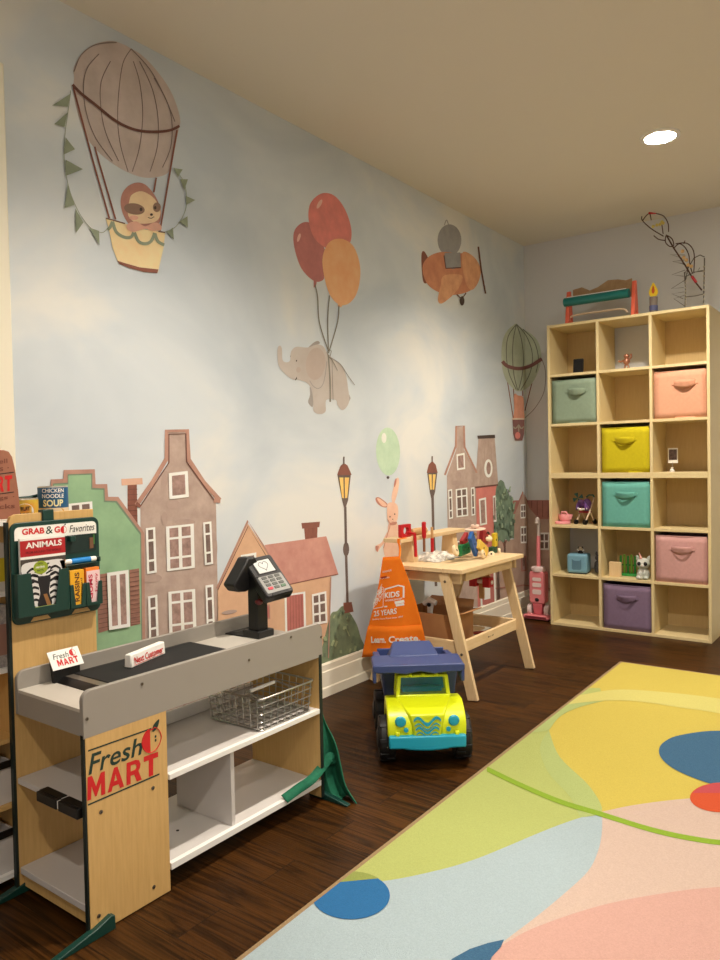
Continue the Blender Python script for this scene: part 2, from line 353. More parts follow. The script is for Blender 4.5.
z = Motif((240, 160, 2.769))
z.P([(150,240),(151,195),(178,172),(205,185),(235,250),(233,310),(230,332),(205,335),(170,300)], RED1, True)
z.P([(190,165),(195,120),(225,93),(260,98),(290,135),(308,190),(303,232),(270,250),(240,245),(205,215)], RED2, True)
z.P([(228,280),(245,230),(280,218),(315,240),(333,300),(325,365),(300,398),(270,398),(243,360)], ORG, True)
z.P([(204,334),(213,334),(210,353),(204,352)], RED1); z.P([(272,398),(288,396),(280,408),(270,405)], ORG)
hi = wc('highlight', (226, 170, 160)); z.E((220,122), 5, 14, hi, .5).E((163,215), 4, 12, hi, .3)
for l in ([(208,345),(215,380),(220,450),(245,530)], [(248,375),(243,440),(245,530)], [(274,403),(270,450),(245,535)]): z.Ln(l, 3, STR)
z.done('balloon_bunch_painting', 'bunch of three painted balloons, two red and one orange')
z = Motif((270, 330, 8))
z.P([(320,455),(355,480),(345,600),(330,612),(305,575),(320,520)], ELD, True); z.P([(620,485),(645,545),(630,580),(610,570)], ELD); z.P([(300,148),(350,100),(385,88),(398,108),(345,125)], ELD, True)
z.P([(60,155),(78,125),(95,150),(100,235),(125,258),(160,245),(168,175),(210,135),(300,140),(380,115),(430,135),(460,185),(500,225),(560,270),(605,350),(625,470),(635,560),(610,620),(575,640),(540,600),(525,560),(450,560),(445,650),(400,672),(350,650),(345,560),(330,470),(290,420),(230,400),(170,390),(100,330),(65,270)], ELE, True)
z.E((365,270), 78, 130, EAR, .1); z.Ln([(318,405),(345,448),(385,468),(420,440),(440,370),(455,250)], 6, ELD)
z.Ln([(466,200),(480,400),(482,575)], 12, STR); z.Ln([(496,225),(500,400),(505,560)], 4, STR)
z.E((212,246), 5, 7, DARK).E((164,210), 3, 7, ELD).E((228,318), 18, 22, EAR); z.P([(200,398),(215,372),(216,390),(205,403)], DARK)
for l in ([(470,215),(500,245),(540,325)], [(470,215),(560,270),(620,360),(678,440)], [(465,210),(460,170),(490,165),(480,210)]): z.Ln(l, 4.5, STR)
z.done('elephant_painting', 'painted pale elephant hanging from balloon strings')
PLN = wc('plane_orange', (190, 124, 82), (166, 92, 56)); PLT = wc('plane_tan', (206, 152, 106), (178, 116, 76)); GRY = wc('pilot_grey', (138, 138, 140), (116, 116, 120))
z = Motif((240, 160, 2.769))
z.P([(503,258),(512,255),(524,285),(520,335),(508,338),(503,300)], BR, True)
z.E((580,222), 33, 44, GRY); z.Ln([(566,180),(572,166),(578,182)], 2.5, GRY)
z.P([(505,300),(520,270),(555,255),(600,258),(640,262),(665,300),(660,335),(640,360),(600,373),(560,370),(520,345)], PLN, True)
z.P([(615,258),(645,266),(666,300),(660,338),(640,360),(622,330)], PLT, True)
z.P([(566,258),(610,256),(612,296),(590,302),(570,298)], GRY); z.Ln([(565,264),(570,300),(612,298)], 3, BRD, False)
z.P([(565,320),(615,320),(602,360),(562,396),(548,388),(555,350)], PLT, True)
z.Ln([(660,240),(668,305),(680,370)], 4.5, BRD, False); z.Ln([(600,372),(614,385),(626,368)], 3.5, BRD, False); z.E((615,390), 6.5, 13, DARK)
z.done('plane_painting', 'orange propeller plane with grey pilot painted near the ceiling')
z = Motif(); GB = wc('green_balloon', (176, 198, 172), (150, 180, 152)); z.E((388,451.5), 12, 24, GB, -.03).E((384,438), 2.5, 5, wc('green_light', (210, 222, 204))).E((388,477.5), 1.4, 1.4, DARK)
z.done('green_balloon_painting', 'pale green balloon painted above the rabbit')
# lamp posts
GLO = wc('lamp_glass', (238, 190, 112), (222, 160, 80)); IRN = wc('iron', (96, 80, 74), (76, 62, 58))
z = Motif((180, 420, 3.6))
z.Ln([(595,312),(598,480),(603,660)], 9, IRN, False); z.E((598,465), 11, 26, IRN); z.P([(588,658),(618,655),(625,690),(590,697)], BR)
z.P([(567,198),(615,198),(605,290),(597,314),(590,314),(584,290)], IRN); z.P([(574,207),(588,207),(590,282),(583,280)], GLO); z.P([(593,207),(609,207),(602,280),(594,282)], GLO)
z.P([(566,198),(570,185),(578,165),(590,155),(603,163),(612,183),(618,198)], BR); z.Ln([(590,132),(590,160)], 5, IRN)
z.done('street_lamp_painting', 'painted street lamp beside the red roofed house')
z = Motif((330, 420, 3.13))
z.Ln([(321,240),(323,335),(332,520)], 8, IRN, False)
z.P([(304,163),(336,163),(329,225),(323,246),(317,246),(312,225)], IRN); z.P([(309,170),(318,170),(319,218),(314,218)], GLO); z.P([(322,170),(331,170),(326,218),(321,218)], GLO)
z.P([(303,165),(309,140),(320,128),(331,140),(337,165)], BR); z.Ln([(320,113),(320,132)], 4, IRN)
z.done('street_lamp_painting', 'painted street lamp beside the tall far house')
# houses
GRN = wc('house_green', (128, 166, 124), (98, 138, 100), 8); GRD = wc('house_green_dark', (84, 112, 84)); HTRIM = wc('house_trim', (164, 120, 100), (140, 94, 78)); BRICK = wc('brick', (128, 76, 60), (104, 58, 46), 30); BRK2 = wc('brick_pale', (196, 156, 132), (178, 132, 108))
z = Motif((55, 455, 4.923))
z.P([(357,146),(403,144),(408,420),(357,420)], BRICK); z.P([(326,118),(430,113),(432,144),(328,150)], BRK2)
for j in range(9): z.Ln([(357, 170+j*26), (406, 168+j*26)], 3, BRD, False)
z.P([(42,74),(196,70),(200,144),(257,143),(262,206),(312,206),(432,372),(440,390),(446,1480),(-60,1480),(-20,120),(42,118)], HTRIM)
z.P([(62,95),(184,90),(184,162),(244,164),(246,224),(304,226),(424,384),(436,1480),(-50,1480),(-10,140),(62,136)], GRD)
z.P([(66,101),(178,97),(178,170),(238,172),(240,232),(298,234),(420,394),(430,1480),(-45,1480),(-5,146),(66,144)], GRN)
z.win([(68,240),(183,228),(186,285),(70,300)], 2, 1, WHT, PANE, .12, .18)
SHUT = wc('shutter', (142, 88, 64), (112, 66, 48), 25)
z.P([(203,590),(256,582),(264,862),(214,877)], SHUT); z.P([(366,566),(414,558),(420,831),(372,843)], SHUT)
for j in range(12): z.Ln([(206+j*.9, 606+j*22.5), (257+j*.7, 599+j*22.2)], 3, BRD, False); z.Ln([(368+j*.4, 582+j*22.2), (414+j*.5, 574+j*22.2)], 3, BRD, False)
z.win([(256,580),(362,565),(370,845),(267,862)], 2, 1, WHT, PANE2, .15, .06)
z.done('green_house_painting', 'painted green house with stepped gable and brown shutters')
z = Motif((130, 420, 4.364))
z.P([(45,375),(165,190),(166,50),(248,50),(252,190),(375,355),(396,1400),(55,1400)], TAUPE)
STN = wc('stain', (140, 116, 106), (156, 132, 120), 20); z.E((190,370), 28, 22, STN).E((240,445), 45, 14, STN).E((150,265), 14, 45, STN, .2).E((90,690), 50, 20, STN).E((365,560), 16, 70, STN).E((150,430), 14, 30, STN)
z.Ln([(28,372),(100,270),(160,168),(160,48),(250,46),(256,172),(320,270),(392,350)], 19, HTRIM, False); z.Ln([(44,378),(170,186),(170,62),(244,60),(247,182),(374,360)], 5, BRD, False)
z.P([(30,355),(48,372),(44,384),(22,374)], BR); z.P([(370,334),(396,338),(394,362),(364,360)], HTRIM)
z.win([(169,232),(252,222),(257,336),(172,346)], 1, 1, WHT, PANE2, .16, .12)
fy = [0, .28, .72, 1]
z.win([(157,465),(278,452),(283,645),(162,660)], 2, 3, WHT, PANE2, .12, .05, fy)
z.win([(69,472),(110,467),(117,665),(74,673)], 1, 3, WHT, PANE, .24, .05, fy); z.win([(319,447),(355,442),(363,628),(327,634)], 1, 3, WHT, PANE, .24, .05, fy)
z.win([(167,750),(284,737),(291,940),(172,955)], 2, 3, WHT, PANE2, .12, .05, [0,.24,.72,1])
z.win([(79,770),(119,762),(126,960),(83,970)], 1, 3, WHT, PANE, .24, .05, fy); z.win([(329,722),(363,717),(371,930),(336,938)], 1, 3, WHT, PANE, .24, .05, fy)
z.done('tall_taupe_house_painting', 'painted tall taupe gabled house behind the toy counter')
TAN = wc('house_tan', (198, 158, 122), (180, 136, 102), 9); RROOF = wc('red_roof', (170, 92, 76), (198, 136, 116), 10, 1.2, .16); RDOOR = wc('red_door', (170, 86, 74), (150, 70, 60), 25)
z = Motif((210, 510, 5.143))
z.P([(38,405),(195,70),(320,260),(365,400),(368,1060),(30,1060)], TAN)
z.Ln([(36,404),(195,56),(310,240)], 12, HTRIM, False); z.Ln([(40,412),(196,84),(305,262)], 4, BRD, False)
z.win([(158,232),(238,218),(241,300),(163,312)], 1, 1, WHT, PANE, .15, .15)
z.win([(275,490),(308,485),(310,560),(278,565)], 1, 1, HTRIM, RDOOR, .1, .1); z.E((100,525), 40, 10, STN, -.15)
z.done('tan_gable_house_painting', 'painted tan house with a steep gable behind the card terminal')
z = Motif((210, 510, 5.143))
z.P([(300,370),(622,340),(600,960),(360,960)], TAN); z.P([(484,92),(553,87),(551,160),(490,160)], BRICK); z.P([(470,67),(566,60),(562,88),(474,96)], BR)
z.P([(280,180),(598,135),(628,230),(660,330),(530,356),(400,385),(345,310)], RROOF); z.Ln([(400,385),(530,356),(660,330)], 5, BR, False)
z.win([(383,435),(490,419),(498,760),(390,760)], 1, 1, WHT, RDOOR, .1, .03)
for i in range(5): z.Ln([(412+i*15, 445-i*2), (416+i*15, 760)], 2, BRICK, False)
z.win([(524,434),(598,417),(604,580),(528,592)], 2, 3, WHT, PANE, .12, .07)
z.Ln([(622,345),(609,760)], 5, HTRIM, False)
z.done('red_roof_house_painting', 'painted low house with a red roof and small chimney')
BUSH = wc('bush', (104, 122, 82), (58, 80, 50), 16); BUSH2 = wc('bush_light', (140, 152, 108), (104, 124, 84), 22)
z = Motif()
z.P([(365,690),(372,640),(368,632),(374,650),(378,690)], RED1)
z.P([(318,690),(321,655),(324,640),(326,632),(331,614),(337,611),(343,606),(350,613),(357,625),(361,638),(366,650),(374,680),(374,700)], BUSH, True)
rb = random.Random(5)
for i in range(34):
    yy = rb.uniform(612, 662); sp_ = 5+(yy-606)*.36; xx = 343+rb.uniform(-1, 1)*sp_; a_ = rb.uniform(-.9, .9); l_ = rb.uniform(3, 7)
    z.Ln([(xx, yy), (xx+l_*sin(a_)*.6, yy-l_)], rb.uniform(1.2, 2.6), BUSH2 if i % 2 else wc('bush_dark', (70, 92, 58)), False)
z.done('bush_painting', 'painted dark green bush below the street lamp')
z = Motif()
z.P([(166,735),(168,698),(174,694),(182,699),(190,692),(199,697),(203,735)], HTRIM, True); z.Ln([(184,700),(185,735)], 1.5, BR, False)
z.done('brick_base_painting', 'painted red brown wall base behind the toy counter')
z = Motif()
z.P([(196,740),(200,700),(206,690),(215,692),(224,682),(236,676),(247,683),(256,679),(264,690),(272,686),(276,740)], BUSH, True)
for i in range(26):
    xx = 205+i*2.6; yy = rb.uniform(690, 724); z.Ln([(xx, yy), (xx+rb.uniform(-2, 2), yy-6)], 1.8, BUSH2 if i % 2 else wc('bush_dark', (70, 92, 58)), False)
z.done('low_bush_painting', 'painted green bush low behind the toy counter')
# rabbit
RAB = wc('rabbit', (214, 176, 152), (200, 152, 126)); RABD = wc('rabbit_line', (176, 108, 86))
z = Motif((360, 470, 8.727))
z.P([(285,290),(275,240),(290,160),(315,80),(335,70),(342,110),(330,190),(310,260),(298,290)], RAB, True); z.P([(135,250),(165,238),(235,290),(235,325),(190,320),(150,290)], RABD, True); z.P([(150,255),(170,250),(230,298),(225,318),(190,310)], RAB, True)
z.P([(250,470),(320,460),(335,560),(345,800),(240,800),(205,680),(240,560)], RAB, True); z.P([(240,540),(250,590),(175,680),(155,715),(137,695),(140,662),(190,630)], RAB, True); z.P([(135,662),(165,665),(155,715),(138,700)], RABD)
z.P([(245,290),(300,285),(330,320),(332,400),(320,450),(300,480),(260,475),(240,430),(235,350)], RAB, True); z.P([(262,462),(320,452),(312,476),(268,482)], RABD, True); z.E((308,110), 8, 40, RABD, .2)
z.E((262,408), 5, 7, DARK).E((303,385), 5, 7, DARK).E((286,430), 5, 4, DARK); z.Ln([(275,445),(287,450),(298,440)], 3, RABD); z.Ln([(240,430),(262,480),(240,560),(206,680)], 5, RABD)
z.done('rabbit_painting', 'painted pink rabbit with upright ears behind the workbench')
# far houses
z = Motif((430, 410, 4.571))
z.P([(77,300),(120,180),(122,78),(152,78),(155,180),(212,290),(218,900),(86,900)], TAUPE); z.E((120,335), 22, 12, STN).E((150,510), 40, 12, STN).E((130,300), 14, 18, STN)
z.Ln([(68,297),(118,165),(120,75),(155,73),(158,170),(214,287)], 9, HTRIM, False)
z.win([(121,203),(158,195),(161,270),(124,276)], 1, 1, WHT, PANE2, .16, .12); z.win([(117,362),(170,354),(175,484),(121,491)], 2, 3, WHT, PANE, .12, .05, fy)
z.win([(83,365),(101,361),(105,495),(87,499)], 1, 3, WHT, PANE, .26, .05, fy); z.win([(187,355),(203,352),(207,480),(190,484)], 1, 3, WHT, PANE, .26, .05, fy)
z.win([(120,600),(175,592),(180,720),(125,728)], 2, 3, WHT, PANE, .12, .05, fy)
z.done('far_gabled_house_painting', 'painted slim taupe gabled house behind the workbench')
PNK = wc('house_pink', (190, 104, 92), (172, 84, 74), 12)
z = Motif((430, 410, 4.571))
z.P([(210,350),(304,340),(322,900),(218,900)], PNK); z.P([(222,122),(295,118),(312,342),(206,355)], TAUPE)
for x in (236, 250, 264, 278): z.Ln([(x, 128), (x+(x-258)*.35, 346)], 2.5, STN, False)
z.Ln([(206,354),(312,342)], 7, BRD, False); z.P([(217,117),(297,113),(298,128),(219,132)], DARK)
z.E((267,267), 19, 42, WHT).E((268,266), 10, 29, PANE2); z.win([(223,407),(256,399),(261,522),(229,529)], 1, 1, WHT, PANE2, .2, .07); z.win([(287,393),(300,390),(304,510),(291,513)], 1, 1, WHT, PANE2, .2, .07)
z.win([(225,720),(298,708),(304,900),(232,900)], 1, 1, WHT, RDOOR, .12, .05); z.P([(246,765),(274,760),(276,862),(248,868)], WHT)
z.done('pink_house_painting', 'painted narrow pink house with an oval roof window')
z = Motif((430, 410, 4.571))
HB = wc('corner_house', (160, 134, 116), (138, 108, 92), 9); HR = wc('corner_roof', (150, 88, 72), (128, 68, 56), 14)
z.P([(300,600),(390,590),(390,900),(300,900)], HB)
z.P([(378,414),(412,412),(392,480),(372,500)], HR); z.P([(436,412),(640,412),(640,496),(500,496),(455,440)], HR)
for x in (465, 490, 515, 540, 565): z.Ln([(x,414),(x,494)], 2.5, BRD, False)
z.P([(386,476),(425,380),(458,446),(498,492),(640,492),(640,1000),(380,1000)], HB); z.Ln([(382,480),(425,374),(458,446),(498,494),(640,494)], 8, HR, False)
z.win([(414,432),(438,430),(438,494),(414,496)], 2, 2, WHT, PANE, .12, .1); z.win([(414,532),(442,530),(443,608),(415,610)], 2, 2, WHT, PANE, .12, .1); z.win([(416,668),(440,666),(441,736),(417,738)], 1, 1, HR, PANE2, .2, .1); z.win([(500,560),(545,560),(545,640),(500,640)], 2, 2, WHT, PANE, .12, .1)
z.Ln([(300,815),(400,805),(425,800),(640,830)], 5, HR, False)
z.done('corner_house_painting', 'painted brown house with red roof running through the room corner')
z = Motif((430, 410, 4.571)); TREE = wc('tree', (98, 124, 98), (56, 84, 64), 14); TRE2 = wc('tree_light', (132, 152, 124), (100, 128, 102), 20)
z.Ln([(340,560),(343,700)], 8, BR, False); z.Ln([(341,620),(360,570)], 4, BR, False); z.Ln([(341,630),(325,580)], 4, BR, False)
z.P([(300,375),(308,340),(322,320),(338,330),(345,352),(368,400),(380,430),(392,480),(400,545),(390,585),(372,585),(360,602),(345,590),(335,605),(318,595),(308,605),(294,570),(292,520),(296,450)], TREE, True)
rb = random.Random(8)
for i in range(60):
    yy = rb.uniform(360, 585); sp_ = min(48, 14+(yy-330)*.3); xx = 340+rb.uniform(-1, 1)*sp_; a_ = rb.uniform(-.8, .8); l_ = rb.uniform(10, 24)
    z.Ln([(xx, yy), (xx+l_*sin(a_)*.6, yy-l_)], rb.uniform(4, 9), TRE2 if i % 2 else wc('tree_dark', (66, 96, 72)), False)
z.done('tree_painting', 'painted dark green tree beside the pink house')
GRNB = wc('green_grey_balloon', (138, 144, 128), (118, 126, 108), 9, 2.3); GRNL = wc('green_grey_line', (94, 100, 84)); GIR = wc('giraffe', (182, 124, 98), (160, 100, 76), k=1.9); BSK = wc('basket_plum', (120, 62, 56), (98, 48, 44))
z = Motif((490, 310, 6.857))
z.Ln([(352,330),(380,420),(370,560),(310,670),(240,740)], 4, GRL)
for l in ([(120,490),(160,745)], [(318,370),(290,490),(240,690)], [(222,500),(224,590)], [(160,520),(165,600)]): z.Ln(l, 6, BR, False)
z.P([(180,95),(225,130),(290,170),(335,230),(352,320),(335,410),(290,500),(240,545),(190,557),(150,530),(110,480),(85,400),(78,290),(90,200),(120,140),(160,105)], GRNB, True)
for l in ([(182,97),(160,200),(155,330),(165,450),(190,550)], [(182,97),(215,200),(230,330),(220,450),(195,550)], [(182,97),(250,180),(290,300),(275,430),(210,550)], [(182,97),(125,180),(112,300),(130,430),(180,545)], [(225,130),(300,210),(332,330),(315,430)]): z.Ln(l, 6, GRNL)
z.Ln([(85,352),(120,385),(200,402),(280,382),(355,335)], 24, BSK)
z.P([(163,600),(172,572),(190,585),(228,600),(234,690),(232,750),(165,750),(166,680)], GIR, True); z.P([(150,742),(240,740),(236,752),(155,756)], wc('white_lip', (220,190,170)))
z.P([(155,752),(237,752),(234,850),(222,895),(172,895),(160,850)], BSK)
for l in ([(160,800),(175,812),(196,790)], [(198,790),(215,812),(234,798)], [(196,785),(197,835)]): z.Ln(l, 9, wc('swag', (150,140,120)))
z.E((190,860), 18, 24, RED2)
z.done('small_balloon_painting', 'grey green balloon with plum basket painted across the room corner')
# ------------------------------------------------------------------ rug
RA = Vector((.905, 3.681)); r1 = Vector((.046, -2.636)).normalized(); r2 = Vector((.99985, .0175)).normalized(); RW, RL = 2.4, 3.3
def rugclip(P):
    for f in (lambda p: (Vector(p)-RA).dot(r2)-.012, lambda p: RW-.012-(Vector(p)-RA).dot(r2), lambda p: (Vector(p)-RA).dot(r1)-.012, lambda p: RL-.012-(Vector(p)-RA).dot(r1)):
        P = clip(P, f)
        if len(P) < 3: return []
    return P
def rugm(n, c, alt=None): return mat('rug_'+n, c, .95, alt=alt or tuple(int(v*.93) for v in c), scale=260, bump=.6, bscale=420, k=.63)
RY, RLY, RG, RBL, RPK, RPD, RLIME, RNV, ROR, RMG, RB2, ROL = rugm('yellow',(233,211,92)), rugm('light_yellow',(236,226,128)), rugm('green',(202,212,122)), rugm('pale_blue',(194,214,222)), rugm('pink',(234,206,190)), rugm('rose',(235,186,172)), rugm('lime',(156,194,44)), rugm('navy',(44,96,136),(70,120,156)), rugm('orange',(232,88,34)), rugm('magenta',(216,80,88)), rugm('blue',(34,120,184)), rugm('olive',(164,178,88))
RGL = rugm('pale_green', (197, 213, 132))
rg = MB(); rg.flat = True
def rl(P, mt, n):
    P = rugclip([(q.x, q.y) for q in [at(x, y, 2, 0) for x, y in P]])
    if len(P) > 2: rg.poly([(x, y, .009+n*.0002) for x, y in P], mt)
q4 = [RA, RA+r2*RW, RA+r2*RW+r1*RL, RA+r1*RL]
rg.prism([tuple(q) for q in q4], .001, .0085, rugm('binding', (180, 150, 108)))
rl([(520,640),(1500,760),(1500,1500),(-200,1500)], RY, 0)
sm = lambda P: [p for p in smooth(P, False)]
c_gy = sm([(602,815),(594,802),(582,791),(566,776),(552,760),(547,746),(549,733),(560,719),(578,710),(604,703)])
c_gb = sm([(270,897),(340,888.5),(390,884),(440,873.5),(475,863),(507,850),(535,838),(560,828),(582,820.5),(602,815)])
rl([(560,690)]+[(270,897)]+c_gb[1:]+c_gy[1:]+[(600,690)], RG, 1)
c_bp = sm([(602,815),(602,835),(598,855),(588,875),(565,897),(535,922),(505,945),(450,990),(400,1040)])
rl(c_gb+c_bp[1:]+[(300,1100),(0,1100)], RBL, 2)
c_py = sm([(602,815),(630,809),(665,804),(700,801),(760,799),(900,800),(1200,815)])
rl(c_py+[(1500,1400),(400,1400)]+c_bp[::-1][:-1], RPK, 3)
rl(sm([(440,990),(505,948),(540,930),(600,910),(660,898),(720,891),(850,885),(1000,890)])+[(1300,1300),(300,1300)], RPD, 4)
rl(sm([(520,700),(573,698),(615,692),(660,694),(720,701),(800,714),(900,735)])+sm([(900,765),(800,733),(720,716),(680,710),(640,704),(604,703),(560,708),(500,720)]), RLY, 5)
rl(sm([(604,703),(560,708),(500,722)])+[(500,740),(549,733)]+sm([(549,733),(560,719),(578,710),(604,703)]), RGL, 5)
rl(sm([(549,733),(560,760),(590,790),(602,815),(580,821)])+sm([(580,821),(570,800),(548,775),(540,750),(549,733)]), RGL, 5)
l1 = sm([(487,772),(520,788),(560,805),(602,818),(650,833),(690,842),(730,847),(800,848)]); rl([(x, y-2.6) for x, y in l1]+[(x, y+2.6) for x, y in l1][::-1], RLIME, 7)
nv = sm([(752,790),(720,789),(696,782),(674,772),(662,762),(659,753),(664,745),(680,738),(720,733.5),(770,740),(790,760),(780,785),(752,790)]); rl(nv[:-1], RNV, 8)
def ell(cx, cy, rx, ry, a0=0, a1=2*pi, n=40): return [(cx+rx*cos(a0+(a1-a0)*i/n), cy+ry*sin(a0+(a1-a0)*i/n)) for i in range(n)]
rl(ell(722,801,32,15), ROR, 9); rl([p for p in ell(722,801,31,14.4) if p[1] < 797], RMG, 10)
rl(ell(351,900,39,24), RB2, 9); rl([p for p in ell(351,900,39.4,24.4) if p[1] < 889.5-(p[0]-340)*.09], ROL, 10)
rl([(452,964),(470,954),(488,948),(504,944.5),(501,952),(492,962),(484,980),(440,985)], RNV, 9)
tag(rg.build('area_rug', None, recalc=False), 'large rug with yellow, green, pale blue and pink curved shapes on the dark floor', 'rug')
# ------------------------------------------------------------------ object materials
PLY = mat('pale_maple', (216, 178, 116), .45, alt=(198, 158, 96), scale=7, stretch=(22, 22, 1.6), spread=.3)
PLYH = mat('pale_maple_long', (226, 200, 148), .5, alt=(214, 184, 128), scale=7, stretch=(2, 22, 22), spread=.3)
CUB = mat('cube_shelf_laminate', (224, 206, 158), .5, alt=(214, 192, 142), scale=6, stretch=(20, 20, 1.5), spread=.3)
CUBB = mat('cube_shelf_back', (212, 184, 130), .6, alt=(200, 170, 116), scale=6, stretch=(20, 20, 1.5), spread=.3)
PINE = mat('pine', (228, 202, 160), .55, alt=(214, 182, 134), scale=5, stretch=(18, 2, 18), spread=.3)
PINEV = mat('pine_vertical', (226, 200, 158), .55, alt=(214, 182, 134), scale=5, stretch=(18, 18, 2), spread=.3)
PINEX = mat('pine_cross', (226, 200, 158), .55, alt=(212, 180, 132), scale=5, stretch=(2, 18, 18), spread=.3)
GREYB = mat('grey_counter_board', (152, 146, 138), .5); GREYT = mat('grey_counter_top', (196, 190, 180), .45)
WPAN = mat('grey_white_shelf_laminate', (204, 199, 196), .4); WLIP = mat('white_shelf_lip', (240, 238, 234), .4); DGRN = mat('dark_green_plastic', (14, 58, 50), .4); EDGE = mat('black_green_edge', (16, 30, 26), .5)
BLK = mat('black_plastic', (8, 8, 9), .45); BLKM = mat('black_belt_cloth', (13, 13, 14), .75); STEEL = mat('chrome_wire', (182, 180, 176), .32, 1); SCREW = mat('screw_head', (120, 112, 100), .35, .9)
REDI = mat('red_ink', (206, 26, 30), .5); GRNI = mat('dark_green_ink', (18, 52, 44), .5); WHI = mat('white_ink', (244, 242, 236), .5); BLKI = mat('black_ink', (24, 22, 24), .6)
def txpx(mb, t, l, r, hpx, ax, val, mt, bold=0, shear=0, off=None, slope=None, sp=1.0):
    """lettering whose baseline runs between two frame points on a plane, hpx frame pixels tall"""
    a = at(*l, ax, val); b = at(*r, ax, val); u = b-a
    mid = ((l[0]+r[0])/2, (l[1]+r[1])/2); h = abs(at(mid[0], mid[1]-hpx, ax, val).z-at(*mid, ax, val).z)
    v = Vector((0, 0, 1)); n = u.normalized().cross(v)
    if off: a = a+n*off
    mb.text(t, basis(a, u.normalized(), v, n), u.length, h, mt, bold, shear, sp=sp); return mb
def wraptext(mb, t, c, r, a0, a1, z0, h, mt, bold=.02):
    k = MB().text(t, Matrix(), 1, h, mt, bold)
    mb.add([(c[0]+r*cos(a0+(a1-a0)*x), c[1]+r*sin(a0+(a1-a0)*x), c[2]+z0+y) for x, y, _ in k.v], k.f, mt)
def rrect(w, h, r, n=5, corners=(1,1,1,1)):
    out = []
    for (cx, cy, a), on in zip(((w/2-r, h/2-r, 0), (-w/2+r, h/2-r, pi/2), (-w/2+r, -h/2+r, pi), (w/2-r, -h/2+r, 3*pi/2)), corners):
        if on: out += [(cx+r*cos(a+pi/2*i/n), cy+r*sin(a+pi/2*i/n)) for i in range(n+1)]
        else: out.append((math.copysign(w/2, cx), math.copysign(h/2, cy)))
    return out
YZX = lambda x, y=0, z=0: basis((x, y, z), (0,1,0), (0,0,1), (1,0,0))      # local xy -> world yz, extruded along +x
# ------------------------------------------------------------------ cube shelves
SX, SW, SD = .2838, .914, .300; SYF = YB-.020-SD; BT = .016; CELL = (SW-4*BT)/3
def cube_unit(z0, label, open_backs, group):
    t = thing('cube_shelf', label, 'shelf', (SX+SW/2, SYF+SD/2, z0), 0, group)
    X = lambda i: -SW/2+i*(CELL+BT)
    y0, y1 = -SD/2, SD/2
    for i in (0, 3): MB().box(X(i), X(i)+BT, y0, y1, 0, SW, CUB).build('side_panel', t, bevel=.0012)
    for i in (1, 2): MB().box(X(i), X(i)+BT, y0+.001, y1, BT, SW-BT, CUB).build('divider', t, bevel=.001)
    MB().box(X(0)+BT, X(3), y0, y1, 0, BT, CUB).build('bottom_panel', t, bevel=.001); MB().box(X(0)+BT, X(3), y0, y1, SW-BT, SW, CUB).build('top_panel', t, bevel=.001)
    for i in range(3):
        for j in (1, 2): MB().box(X(i)+BT, X(i+1), y0+.002, y1, X(j)+SW/2, X(j)+SW/2+BT, CUB).build('shelf', t, bevel=.001)
        for j in range(3):
            if (i, j) not in open_backs:
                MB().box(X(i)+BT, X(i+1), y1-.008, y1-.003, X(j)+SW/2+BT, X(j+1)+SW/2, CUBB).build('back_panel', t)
    return t
cube_unit(0, 'lower pale wood cube shelf standing on the floor by the back wall', {(0, 1)}, None)
cube_unit(SW, 'upper pale wood cube shelf stacked on the lower one by the back wall', {(1, 2)}, None)
def cell(i, j):  # left x, floor z of column i, row j from the floor (0..5)
    return SX+BT+i*(CELL+BT), (j//3)*SW+BT+(j % 3)*(CELL+BT)
def fabric(n, c): return mat('bin_fabric_'+n, c, .9, alt=tuple(int(v*.95) for v in c), scale=60, bump=.12, bscale=700)
BINS = [('mint', (138, 156, 134), 0, 4, 'pale mint fabric bin in the second row from the top'), ('peach', (226, 164, 132), 2, 4, 'peach fabric bin in the right column of the upper cube shelf'), ('yellow', (200, 184, 6), 1, 3, 'bright yellow fabric bin with a loop handle in the middle column'),
        ('aqua', (104, 176, 164), 1, 2, 'aqua fabric bin directly below the yellow one'), ('pink', (206, 156, 152), 2, 1, 'pink fabric bin in the right column of the lower cube shelf'), ('mauve', (128, 106, 132), 1, 0, 'dusty purple fabric bin in the bottom row of the cube shelf')]
bin0 = None; BM, HM = None, None
